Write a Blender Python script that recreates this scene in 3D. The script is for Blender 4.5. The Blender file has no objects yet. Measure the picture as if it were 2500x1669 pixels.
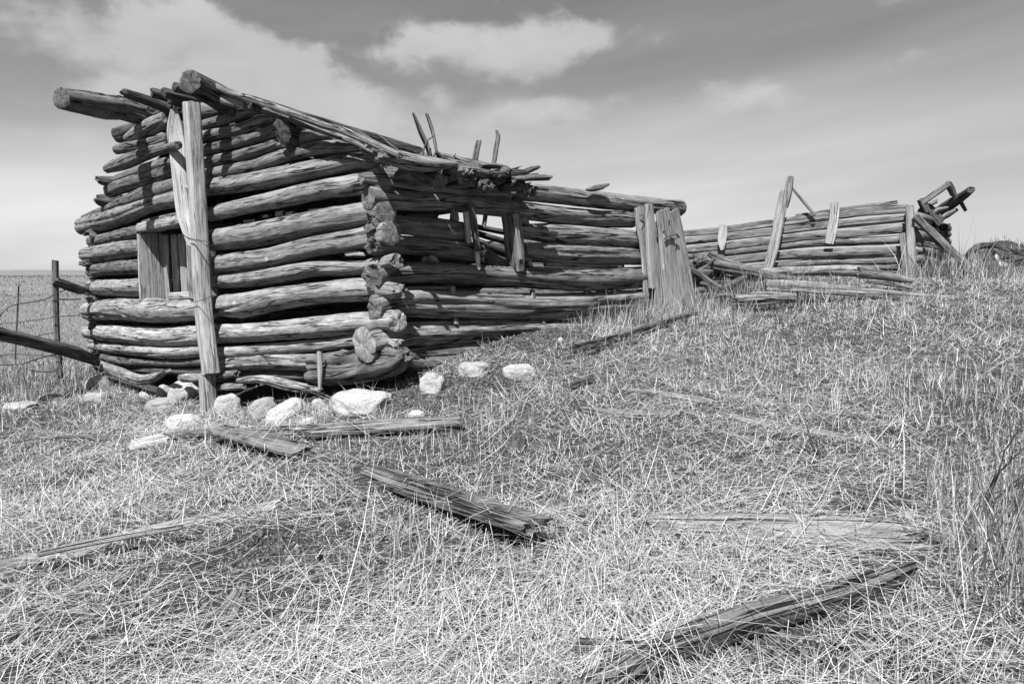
import bpy, math, random
import numpy as np
from mathutils import Vector, Matrix, noise as mnoise

random.seed(7)
RNG = np.random.default_rng(11)
scene = bpy.context.scene
COL = scene.collection

# ------------------------------------------------------------------ camera
EYE = 1.25                       # eye height; z = 0 is the ground under the camera
FPX, CX, CY = 1667.0, 1250.0, 834.5   # focal length and centre in photograph pixels
PITCH = math.atan((CY - 660.0) / FPX)
cam_d = bpy.data.cameras.new('camera')
cam_d.sensor_width = 36.0
cam_d.lens = 24.0
cam_d.clip_start = 0.05
cam_d.clip_end = 9000
cam = bpy.data.objects.new('camera', cam_d)
COL.objects.link(cam)
cam.location = (0, 0, EYE)
cam.rotation_euler = (math.radians(90) - PITCH, 0, 0)
scene.camera = cam

# ------------------------------------------------------------------ sun
SUN_EL = math.radians(55)
SUN_AZ = math.radians(180 + 16)            # behind the camera, a little to the left
SUN = Vector((math.sin(SUN_AZ) * math.cos(SUN_EL), math.cos(SUN_AZ) * math.cos(SUN_EL), math.sin(SUN_EL)))
sl = bpy.data.lights.new('sun', 'SUN')
sl.energy = 5.0
sl.angle = math.radians(0.5)
sl.color = (1, 1, 1)
so = bpy.data.objects.new('sun', sl)
COL.objects.link(so)
so.rotation_euler = SUN.to_track_quat('Z', 'Y').to_euler()

# ------------------------------------------------------------------ node helpers
class NT:
    def __init__(self, tree):
        self.t = tree
        self.n = tree.nodes
        self.l = tree.links
        self.n.clear()
    def node(self, typ, **kw):
        nd = self.n.new(typ)
        for k, v in kw.items():
            setattr(nd, k, v)
        return nd
    def put(self, sock, v):
        if isinstance(v, (int, float)):
            sock.default_value = v
        elif isinstance(v, tuple):
            sock.default_value = v
        else:
            self.l.new(v, sock)
    def m(self, op, a, b=0.0, c=None, clamp=False):
        nd = self.node('ShaderNodeMath', operation=op)
        nd.use_clamp = clamp
        self.put(nd.inputs[0], a)
        self.put(nd.inputs[1], b)
        if c is not None:
            self.put(nd.inputs[2], c)
        return nd.outputs[0]
    def xyz(self, x, y, z):
        nd = self.node('ShaderNodeCombineXYZ')
        for i, v in enumerate((x, y, z)):
            self.put(nd.inputs[i], v)
        return nd.outputs[0]
    def sep(self, v):
        nd = self.node('ShaderNodeSeparateXYZ')
        self.put(nd.inputs[0], v)
        return nd.outputs
    def noise(self, vec, scale, detail=4, rough=0.55, dist=0.0):
        nd = self.node('ShaderNodeTexNoise')
        self.put(nd.inputs['Vector'], vec)
        nd.inputs['Scale'].default_value = scale
        nd.inputs['Detail'].default_value = detail
        nd.inputs['Roughness'].default_value = rough
        nd.inputs['Distortion'].default_value = dist
        return nd.outputs['Fac']
    def sstep(self, v, lo, hi, a=0.0, b=1.0):
        nd = self.node('ShaderNodeMapRange', interpolation_type='SMOOTHSTEP')
        self.put(nd.inputs[0], v)
        nd.inputs[1].default_value = lo
        nd.inputs[2].default_value = hi
        nd.inputs[3].default_value = a
        nd.inputs[4].default_value = b
        return nd.outputs[0]
    def mix(self, f, a, b):
        nd = self.node('ShaderNodeMix', data_type='FLOAT')
        self.put(nd.inputs[0], f)
        self.put(nd.inputs[2], a)
        self.put(nd.inputs[3], b)
        return nd.outputs[0]

# ------------------------------------------------------------------ sky
world = bpy.data.worlds.new('World')
scene.world = world
world.use_nodes = True
W = NT(world.node_tree)
out = W.node('ShaderNodeOutputWorld')
bg = W.node('ShaderNodeBackground')
bg.inputs['Strength'].default_value = 0.06
W.l.new(bg.outputs[0], out.inputs[0])
sky = W.node('ShaderNodeTexSky', sky_type='NISHITA')
sky.sun_disc = False
sky.sun_elevation = SUN_EL
sky.sun_rotation = SUN_AZ
sky.air_density = 1.0
sky.dust_density = 1.4
sky.ozone_density = 1.0
# black-and-white film behind a red filter: only the red of the sky is kept
sc_ = W.node('ShaderNodeSeparateColor')
W.l.new(sky.outputs[0], sc_.inputs[0])
sky_v = W.m('ADD', W.m('MULTIPLY', sc_.outputs[0], 0.75), W.m('MULTIPLY', sc_.outputs[1], 0.25))
tc = W.node('ShaderNodeTexCoord')
dx, dy, dz = W.sep(tc.outputs['Generated'])
az = W.m('ARCTAN2', dx, dy)
el = W.m('ARCSINE', dz)
zz = W.m('ADD', W.m('MAXIMUM', dz, 0.0), 0.16)
cp = W.xyz(W.m('DIVIDE', dx, zz), W.m('DIVIDE', dy, zz), 3.7)
n_big = W.noise(cp, 0.62, 6, 0.52, 0.5)
n_fine = W.noise(cp, 2.1, 5, 0.55, 0.3)
n_dir = W.noise(W.xyz(W.m('MULTIPLY', az, 1.0), W.m('MULTIPLY', el, 1.6), 0.3), 6.5, 7, 0.5, 0.15)
w1 = W.noise(W.xyz(az, W.m('MULTIPLY', el, 1.5), 5.0), 7.0, 6, 0.6)
w2 = W.noise(W.xyz(az, W.m('MULTIPLY', el, 1.5), 15.0), 7.0, 6, 0.6)
azw = W.m('ADD', az, W.m('MULTIPLY', W.m('SUBTRACT', w1, 0.5), 0.26))
elw = W.m('ADD', el, W.m('MULTIPLY', W.m('SUBTRACT', w2, 0.5), 0.12))
blobs = None
# cumulus seen over the cabin: azimuth, elevation, widths (degrees), weight
for (a, e, sa, se, wt) in [(-22.5, 16.6, 5.4, 2.4, 1.0), (-17.0, 15.4, 4.2, 1.8, .85), (-31, 15.9, 5.6, 2.2, .7), (-7.6, 17.2, 3.8, 1.7, .9), (3.0, 17.9, 5.0, 2.0, 1.0), (0.0, 15.6, 5.5, 1.3, .5),
                           (-4.0, 21.6, 4.4, 1.4, .8), (-33, 21.0, 6, 1.8, .5), (-15, 12.6, 14, 2.0, .75), (-27, 12.0, 8, 1.5, .5), (-9, 9.4, 13, 1.7, .6), (-27, 8.5, 10, 1.6, .5), (5, 12.5, 7, 1.3, .4),
                           (21, 13.5, 13, 1.7, .42), (30, 19.5, 9, 1.3, .25)]:
    da = W.m('DIVIDE', W.m('SUBTRACT', azw, math.radians(a)), math.radians(sa))
    de = W.m('DIVIDE', W.m('SUBTRACT', elw, math.radians(e)), math.radians(se))
    g = W.m('MULTIPLY', W.m('EXPONENT', W.m('MULTIPLY', W.m('ADD', W.m('MULTIPLY', da, da), W.m('MULTIPLY', de, de)), -1.0)), wt)
    blobs = g if blobs is None else W.m('ADD', blobs, g)
cl_in = W.m('ADD', blobs, W.m('MULTIPLY', W.m('SUBTRACT', n_dir, 0.5), 1.9))
cl_view = W.sstep(cl_in, 0.26, 0.82)
# the same broken cloud goes on over the rest of the sky
behind = W.sstep(W.m('ABSOLUTE', az), math.radians(38), math.radians(60))
behind = W.m('MAXIMUM', behind, W.sstep(el, math.radians(24), math.radians(34)))
cl_rest = W.sstep(W.m('ADD', W.m('MULTIPLY', n_big, .75), W.m('MULTIPLY', n_fine, .25)), 0.52, 0.76)
cl = W.m('ADD', cl_view, W.m('MULTIPLY', cl_rest, behind), clamp=True)
streak = W.noise(W.xyz(W.m('MULTIPLY', az, 1.2), W.m('ADD', W.m('MULTIPLY', el, 9.0), W.m('MULTIPLY', az, -1.1)), 4.0), 1.1, 3, 0.5)
streak = W.sstep(streak, 0.3, 0.75, 0.85, 1.22)
hz = W.m('POWER', W.m('SUBTRACT', 1.0, W.m('MAXIMUM', dz, 0.0)), 3.6)
clear = W.m('MULTIPLY', W.m('ADD', W.m('MULTIPLY', sky_v, 0.55), W.m('MULTIPLY', hz, 3.35)), streak)
cloud_v = W.m('ADD', 4.0, W.m('MULTIPLY', W.m('SUBTRACT', n_dir, 0.5), 2.6))
val = W.mix(W.m('MULTIPLY', cl, 0.86), clear, cloud_v)
cc = W.node('ShaderNodeCombineColor')
for i in range(3):
    W.l.new(val, cc.inputs[i])
W.l.new(cc.outputs[0], bg.inputs['Color'])

# ------------------------------------------------------------------ exposure
vs = scene.view_settings
scene.display_settings.display_device = 'sRGB'
vs.view_transform = 'Standard'
vs.look = 'None'
vs.exposure = 1.3
vs.gamma = 1.0
vs.use_curve_mapping = False
scene.cycles.max_bounces = 3
scene.cycles.diffuse_bounces = 2

# ------------------------------------------------------------------ photograph geometry -> place
cp_, sp_ = math.cos(PITCH), math.sin(PITCH)
def ray(x, y):
    u = (x - CX) / FPX
    v = (CY - y) / FPX
    return Vector((u, cp_ + v * sp_, -sp_ + v * cp_))
def on_plane(x, y, P, N):
    d = ray(x, y)
    o = Vector((0, 0, EYE))
    t = (Vector((P[0], P[1], 0)) - o).dot(N) / d.dot(N)
    return o + d * t
def depth_of(p):
    return p.y * cp_ - (p.z - EYE) * sp_

C = Vector((-1.04, 5.5, 0))             # the cabin's near corner
G = Vector((-0.7193, 0.6947, 0))        # along the gable wall, away from the corner
R = Vector((0.6947, 0.7193, 0))         # along the long wall, away from the corner
NG, NR = -R, -G                         # outward normals of the gable and the long wall
FP = Vector((6.13, 10.5, 0))            # far corner of the shed wall, which runs along G too

# photograph crops: origin and scale, in photograph pixels
def c1(x, y): return (100 + x / 3.136, 140 + y / 3.136)
def c2(x, y): return (450 + x / 3.137, 140 + y / 3.137)
def c3(x, y): return (100 + x / 3.136, 560 + y / 3.136)
def c4(x, y): return (500 + x / 3.137, 560 + y / 3.137)
def c5(x, y): return (950 + x / 2.614, 250 + y / 2.614)
def c6(x, y): return (1600 + x / 2.61, 380 + y / 2.61)
def c7(x, y): return (x / 2.851, 600 + y / 2.851)
def c8(x, y): return (900 + x / 2.614, 700 + y / 2.614)
def c9(x, y): return (1800 + x / 3.356, 380 + y / 3.356)
def cf(x, y): return (x * 1.0643, y * 1.0643)
SC = {c1: 3.136, c2: 3.137, c3: 3.136, c4: 3.137, c5: 2.614, c6: 2.61, c7: 2.851, c8: 2.614, c9: 3.356, cf: 1 / 1.0643}

# ------------------------------------------------------------------ terrain height
_ctrl = np.array([
    (-1.0, 5.1, -1.02), (0.0, 0.0, -1.30), (-1.5, 2.5, -1.36), (-3.2, 4.6, -1.52), (2.0, 2.5, -1.12),
    (4.0, 5.0, -0.78), (1.0, 4.5, -1.02), (2.6, 6.6, -0.72), (2.5, 8.8, -0.55), (6.1, 10.2, -0.15), (9.0, 10.0, -0.05), (9.5, 14.0, -0.05), (3.7, 8.0, -0.42), (3.3, 8.9, -0.40), (4.6, 9.0, -0.34), (4.8, 11.6, -0.10),
    (-3.5, 7.7, -1.58), (-2.2, 6.2, -1.33), (-6.6, 10.5, -1.70), (-7.5, 8.0, -1.75), (-9.5, 11.0, -1.85), (5.0, 14.0, -0.10),
    (-10.0, 16.0, -1.86), (-6.0, 3.0, -1.75), (6.5, 2.5, -0.8), (8.0, 6.0, -0.4), (1.45, 7.9, -0.50), (0.45, 6.85, -0.58), (0.0, 6.3, -0.66), (-0.5, 5.75, -0.82), (-3, 11, -1.35), (0, 0-3, -1.4),
    (2.5, 12, -0.5)], dtype=float)
def _tps(r2):
    return np.where(r2 > 1e-9, r2 * np.log(r2 + 1e-12), 0.0)
_n = len(_ctrl)
_K = _tps(((_ctrl[:, None, :2] - _ctrl[None, :, :2]) ** 2).sum(-1)) + np.eye(_n) * 0.6
_Pm = np.hstack([np.ones((_n, 1)), _ctrl[:, :2]])
_A = np.block([[_K, _Pm], [_Pm.T, np.zeros((3, 3))]])
_sol = np.linalg.solve(_A, np.concatenate([_ctrl[:, 2], np.zeros(3)]))
_waves = [(RNG.uniform(0, 2 * math.pi), RNG.uniform(0, 6.28), k) for k in (1.1, 1.7, 2.9, 4.1, 6.5, 9.0, 13.0, 17.0, 23.0)]
def sstep(a, b, x):
    t = np.clip((x - a) / (b - a), 0, 1)
    return t * t * (3 - 2 * t)
def terrain(X, Y):
    X = np.asarray(X, float); Y = np.asarray(Y, float)
    xs, ys = np.clip(X, -11, 12), np.clip(Y, -3, 16)
    z = _sol[_n] + _sol[_n + 1] * xs + _sol[_n + 2] * ys
    for i in range(_n):
        z = z + _sol[i] * _tps((xs - _ctrl[i, 0]) ** 2 + (ys - _ctrl[i, 1]) ** 2)
    w = np.maximum(sstep(14, 36, Y), np.maximum(sstep(11, 40, X), sstep(10, 35, -X)))
    far = -1.95 + 0.18 * np.sin(X * 0.021 + 1.0) * np.sin(Y * 0.017) + 0.0
    rise = sstep(140, 700, Y)
    far = far + rise * (2.2 * np.sin(X * 0.0065 + 0.6) + 1.3 * np.sin(X * 0.019 + 2.0) + 0.5 * np.sin(X * .06))
    z = z * (1 - w) + far * w
    m = np.zeros_like(z)
    for (a, p, k) in _waves:
        m = m + np.sin((X * math.cos(a) + Y * math.sin(a)) * k + p) * (0.022 / k ** 0.75)
    z = z + m
    # the grown-over earth heap at the right
    for (mx, my, sx, sy, h) in [(9.35, 13.2, .50, .7, .46), (10.3, 13.0, .8, .9, .36), (8.75, 13.0, .42, .5, .20), (11.6, 13.1, 1.1, 1.0, .26), (9.15, 12.3, .45, .35, .16), (10.4, 12.1, .6, .4, .12)]:
        z = z + h * np.exp(-((X - mx) / sx) ** 2 - ((Y - my) / sy) ** 2)
    return z + EYE
def tz(x, y):
    return float(terrain(np.array([x]), np.array([y]))[0])
def on_ground(x, y, lift=0.0):
    """where the line of sight through a photograph pixel meets the terrain"""
    d = ray(x, y)
    o = Vector((0, 0, EYE))
    ts = np.concatenate([np.linspace(1.2, 20, 900), np.linspace(20.2, 120, 500)])
    X = d.x * ts; Y = d.y * ts; Z = EYE + d.z * ts
    h = terrain(X, Y) + lift
    k = np.argmax(Z < h)
    return o + d * float(ts[k])

# ------------------------------------------------------------------ materials
def base_mat(name, rough=0.9, spec=0.15):
    m = bpy.data.materials.new(name)
    m.use_nodes = True
    N = NT(m.node_tree)
    o = N.node('ShaderNodeOutputMaterial')
    b = N.node('ShaderNodeBsdfPrincipled')
    b.inputs['Roughness'].default_value = rough
    b.inputs['Specular IOR Level'].default_value = spec
    N.l.new(b.outputs[0], o.inputs[0])
    return m, N, b
def grey(N, b, v):
    c = N.node('ShaderNodeCombineColor')
    for i in range(3):
        N.l.new(v, c.inputs[i])
    N.l.new(c.outputs[0], b.inputs['Base Color'])
def bump(N, b, h, strength, dist):
    n = N.node('ShaderNodeBump')
    n.inputs['Strength'].default_value = strength
    n.inputs['Distance'].default_value = dist
    N.l.new(h, n.inputs['Height'])
    N.l.new(n.outputs[0], b.inputs['Normal'])

def wood_mat(name, lo, hi, crack=1.0, blotch=0.35, fibre=110.0):
    m, N, b = base_mat(name, 0.88, 0.12)
    uv = N.node('ShaderNodeUVMap').outputs[0]
    oi = N.node('ShaderNodeObjectInfo')
    u, v, _ = N.sep(uv)
    seed = N.m('MULTIPLY', oi.outputs['Random'], 41.0)
    # wander of the grain
    wob = N.noise(N.xyz(N.m('MULTIPLY', u, 1.5), N.m('MULTIPLY', v, 4.0), seed), 1.0, 2, 0.5)
    vw = N.m('ADD', v, N.m('MULTIPLY', N.m('SUBTRACT', wob, 0.5), 0.05))
    fib = N.noise(N.xyz(N.m('MULTIPLY', u, 5.0), N.m('MULTIPLY', vw, fibre * 1.3), seed), 1.0, 4, 0.7)
    cr = N.noise(N.xyz(N.m('MULTIPLY', u, 0.8), N.m('MULTIPLY', vw, fibre * 0.36), N.m('ADD', seed, 7.0)), 1.0, 2, 0.5, 0.1)
    crk = N.sstep(N.m('ABSOLUTE', N.m('SUBTRACT', cr, 0.5)), 0.005, 0.022)      # 0 in the crack
    cb = N.noise(N.xyz(N.m('MULTIPLY', u, 0.7), N.m('MULTIPLY', vw, 15.0), N.m('ADD', seed, 23.0)), 1.0, 3, 0.45, 0.1)
    cbk = N.sstep(N.m('ABSOLUTE', N.m('SUBTRACT', cb, 0.5)), 0.010, 0.024)
    gb = N.sstep(N.noise(N.xyz(N.m('MULTIPLY', u, 1.0), N.m('MULTIPLY', v, 5.0), N.m('ADD', seed, 31.0)), 1.0, 2, 0.5), 0.44, 0.54)
    cbk = N.mix(N.m('MULTIPLY', gb, min(1.0, crack)), 1.0, cbk)
    gate = N.sstep(N.noise(N.xyz(N.m('MULTIPLY', u, 1.3), N.m('MULTIPLY', v, 9.0), N.m('ADD', seed, 3.0)), 1.0, 2, 0.5), 0.36, 0.50)
    crk = N.mix(N.m('MULTIPLY', gate, min(1.0, crack)), 1.0, crk)
    crk = N.m('MULTIPLY', crk, cbk)
    blo = N.noise(N.xyz(N.m('MULTIPLY', u, 4.0), N.m('MULTIPLY', v, 11.0), N.m('ADD', seed, 11.0)), 1.0, 4, 0.65)
    grain = N.noise(N.xyz(N.m('MULTIPLY', u, 130.0), N.m('MULTIPLY', v, 190.0), seed), 1.0, 2, 0.6)
    t = N.m('ADD', N.m('MULTIPLY', N.sstep(fib, 0.22, 0.72), 0.50), 0.28)
    t = N.m('ADD', t, N.m('MULTIPLY', N.m('SUBTRACT', grain, 0.5), 1.1))
    t = N.m('ADD', t, N.m('MULTIPLY', N.m('SUBTRACT', N.sstep(blo, 0.3, 0.7), 0.5), blotch), clamp=True)
    col = N.m('ADD', lo, N.m('MULTIPLY', t, hi - lo))
    vo = N.node('ShaderNodeTexVoronoi')
    vo.inputs['Scale'].default_value = 1.0
    N.put(vo.inputs['Vector'], N.xyz(N.m('MULTIPLY', u, 2.3), N.m('MULTIPLY', v, 5.0), seed))
    kn = N.sstep(vo.outputs['Distance'], 0.05, 0.11, 1.0, 0.0)
    col = N.m('MULTIPLY', col, N.m('ADD', 1.0, N.m('MULTIPLY', kn, 0.7)))
    col = N.m('MULTIPLY', col, N.m('ADD', 0.08, N.m('MULTIPLY', crk, 0.92)))
    oc = N.node('ShaderNodeSeparateColor')
    N.l.new(oi.outputs['Color'], oc.inputs[0])
    col = N.m('MULTIPLY', col, oc.outputs[0])
    grey(N, b, col)
    h = N.m('ADD', N.m('MULTIPLY', fib, 0.45), N.m('MULTIPLY', crk, 0.9))
    h = N.m('ADD', h, N.m('MULTIPLY', grain, 0.25))
    bump(N, b, h, 1.0, 0.009)
    return m
def end_mat(name, lo, hi):
    m, N, b = base_mat(name, 0.92, 0.1)
    uv = N.node('ShaderNodeUVMap').outputs[0]
    oi = N.node('ShaderNodeObjectInfo')
    u, v, _ = N.sep(uv)
    seed = N.m('MULTIPLY', oi.outputs['Random'], 41.0)
    nz = N.noise(N.xyz(u, v, seed), 22.0, 5, 0.68)
    d = N.m('SQRT', N.m('ADD', N.m('MULTIPLY', u, u), N.m('MULTIPLY', v, v)))
    ang = N.m('ARCTAN2', v, u)
    rings = N.m('SINE', N.m('ADD', N.m('MULTIPLY', d, 480.0), N.m('MULTIPLY', nz, 10.0)))
    rad = N.noise(N.xyz(N.m('MULTIPLY', N.m('SINE', ang), 4.0), N.m('MULTIPLY', N.m('COSINE', ang), 4.0), seed), 1.4, 3, 0.55)
    rc = N.sstep(N.m('ABSOLUTE', N.m('SUBTRACT', rad, 0.52)), 0.003, 0.014)
    fine = N.noise(N.xyz(u, v, seed), 120.0, 4, 0.7)
    t = N.m('ADD', N.m('MULTIPLY', N.sstep(nz, 0.3, 0.7), 0.6), N.m('MULTIPLY', rings, 0.10))
    t = N.m('ADD', t, N.m('MULTIPLY', N.sstep(fine, 0.3, 0.7), 0.5), clamp=True)
    col = N.m('ADD', lo, N.m('MULTIPLY', t, hi - lo))
    col = N.m('MULTIPLY', col, N.m('ADD', 0.25, N.m('MULTIPLY', rc, 0.75)))
    oc = N.node('ShaderNodeSeparateColor')
    N.l.new(oi.outputs['Color'], oc.inputs[0])
    grey(N, b, N.m('MULTIPLY', col, oc.outputs[0]))
    bump(N, b, N.m('ADD', N.m('MULTIPLY', rc, 0.8), N.m('ADD', N.m('MULTIPLY', fine, 0.9), N.m('MULTIPLY', nz, 1.2))), 1.0, 0.02)
    return m

M_LOG = wood_mat('weathered_log', 0.028, 0.235, 1.0, 0.42, 105)
M_BOARD = wood_mat('weathered_board', 0.14, 0.36, 0.7, 0.4, 115)
M_ROT = wood_mat('rotten_wood', 0.016, 0.215, 1.0, 0.6, 85)
M_END = end_mat('log_end_grain', 0.04, 0.25)
M_ENDP = end_mat('pale_end_grain', 0.12, 0.36)

def stone_mat():
    m, N, b = base_mat('field_stone', 0.85, 0.2)
    tcn = N.node('ShaderNodeTexCoord')
    oi = N.node('ShaderNodeObjectInfo')
    p = N.node('ShaderNodeVectorMath', operation='ADD')
    N.l.new(tcn.outputs['Object'], p.inputs[0])
    N.l.new(oi.outputs['Location'], p.inputs[1])
    P = p.outputs[0]
    a = N.noise(P, 5.0, 5, 0.6)
    s = N.noise(P, 90.0, 3, 0.65)
    li = N.sstep(N.noise(P, 9.0, 4, 0.6, 0.6), 0.58, 0.70)
    t = N.m('ADD', N.m('MULTIPLY', N.sstep(a, 0.3, 0.7), 0.35), N.m('MULTIPLY', N.sstep(s, 0.25, 0.75), 0.65))
    col = N.m('ADD', 0.14, N.m('MULTIPLY', t, 0.26))
    col = N.m('MULTIPLY', col, N.m('SUBTRACT', 1.0, N.m('MULTIPLY', li, 0.3)))
    oc = N.node('ShaderNodeSeparateColor')
    N.l.new(oi.outputs['Color'], oc.inputs[0])
    grey(N, b, N.m('MULTIPLY', col, oc.outputs[0]))
    bump(N, b, N.m('ADD', N.m('MULTIPLY', a, 0.7), N.m('MULTIPLY', s, 0.35)), 1.0, 0.03)
    return m
M_STONE = stone_mat()

def ground_mat():
    m, N, b = base_mat('soil_and_moss', 0.95, 0.05)
    geo = N.node('ShaderNodeNewGeometry').outputs['Position']
    x, y, z = N.sep(geo)
    dist = N.m('SQRT', N.m('ADD', N.m('MULTIPLY', x, x), N.m('MULTIPLY', y, y)))
    a = N.noise(geo, 2.2, 5, 0.6)
    f = N.noise(geo, 75.0, 4, 0.7)
    g = N.noise(geo, 260.0, 2, 0.6)
    t = N.m('ADD', N.m('MULTIPLY', N.sstep(f, 0.3, 0.72), 0.6), N.m('MULTIPLY', N.sstep(g, 0.3, 0.7), 0.4))
    near = N.m('ADD', 0.012, N.m('MULTIPLY', t, N.m('ADD', 0.04, N.m('MULTIPLY', a, 0.09))))
    # pasture out of reach of single blades
    pf = N.noise(N.xyz(N.m('MULTIPLY', x, 0.05), N.m('MULTIPLY', y, 0.02), 0.0), 1.0, 8, 0.75)
    pg = N.noise(N.xyz(N.m('MULTIPLY', x, 14.0), N.m('MULTIPLY', y, 4.0), 0.0), 1.0, 5, 0.75)
    far = N.m('ADD', 0.05, N.m('MULTIPLY', N.m('ADD', N.m('MULTIPLY', N.sstep(pf, .3, .7), 0.35), N.m('MULTIPLY', N.sstep(pg, 0.35, 0.65), 0.65)), 0.16))
    hx = N.m('DIVIDE', N.m('SUBTRACT', x, 10.2), 2.6); hy = N.m('DIVIDE', N.m('SUBTRACT', y, 12.8), 1.7)
    heap = N.sstep(N.m('ADD', N.m('MULTIPLY', hx, hx), N.m('MULTIPLY', hy, hy)), 0.6, 1.3)
    grey(N, b, N.mix(N.m('MULTIPLY', N.sstep(dist, 9.0, 22.0), heap), near, far))
    bump(N, b, N.m('ADD', f, N.m('MULTIPLY', a, 0.6)), 1.0, 0.03)
    return m
M_GROUND = ground_mat()

def grass_mat():
    m, N, b = base_mat('dry_straw', 0.7, 0.2)
    at = N.node('ShaderNodeAttribute', attribute_name='tone').outputs['Fac']
    geo = N.node('ShaderNodeNewGeometry').outputs['Position']
    n = N.noise(geo, 60.0, 2, 0.5)
    grey(N, b, N.m('MULTIPLY', at, N.m('ADD', 0.40, N.m('MULTIPLY', n, 0.30))))
    return m
M_GRASS = grass_mat()
def flat_mat(name, lo, hi, scale, rough=0.8):
    m, N, b = base_mat(name, rough, 0.2)
    tcn = N.node('ShaderNodeTexCoord')
    n = N.noise(tcn.outputs['Object'], scale, 4, 0.6)
    grey(N, b, N.m('ADD', lo, N.m('MULTIPLY', n, hi - lo)))
    return m
M_WIRE = flat_mat('rusty_wire', 0.015, 0.05, 40)
M_TWIG = flat_mat('pale_stalk', 0.2, 0.38, 60)

# ------------------------------------------------------------------ object helpers
def tag(o, label=None, cat=None, group=None, kind=None):
    if label: o['label'] = label
    if cat: o['category'] = cat
    if group: o['group'] = group
    if kind: o['kind'] = kind
    return o
def empty(name, loc):
    o = bpy.data.objects.new(name, None)
    o.empty_display_size = 0.3
    COL.objects.link(o)
    o.location = loc
    return o
def link(name, me, mats, parent=None, centre=None, tone=1.0):
    for m in mats:
        me.materials.append(m)
    o = bpy.data.objects.new(name, me)
    COL.objects.link(o)
    if centre is not None:
        o.location = centre - (parent.location if parent else Vector((0, 0, 0)))
    if parent:
        o.parent = parent
    o.color = (tone, tone, tone, 1)
    return o

def catmull(P, step):
    """P: array (n, k); resampled smooth curve"""
    P = np.asarray(P, float)
    if len(P) == 2:
        L = np.linalg.norm(P[1, :3] - P[0, :3])
        n = max(2, int(L / step) + 1)
        t = np.linspace(0, 1, n)[:, None]
        return P[0] * (1 - t) + P[1] * t
    Q = np.vstack([2 * P[0] - P[1], P, 2 * P[-1] - P[-2]])
    outp = []
    for i in range(1, len(Q) - 2):
        L = np.linalg.norm(Q[i + 1, :3] - Q[i, :3])
        n = max(1, int(L / step))
        t = np.linspace(0, 1, n, endpoint=False)[:, None]
        a, b, c, d = Q[i - 1], Q[i], Q[i + 1], Q[i + 2]
        outp.append(0.5 * ((2 * b) + (-a + c) * t + (2 * a - 5 * b + 4 * c - d) * t ** 2 + (-a + 3 * b - 3 * c + d) * t ** 3))
    outp.append(P[-1:])
    return np.vstack(outp)

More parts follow.
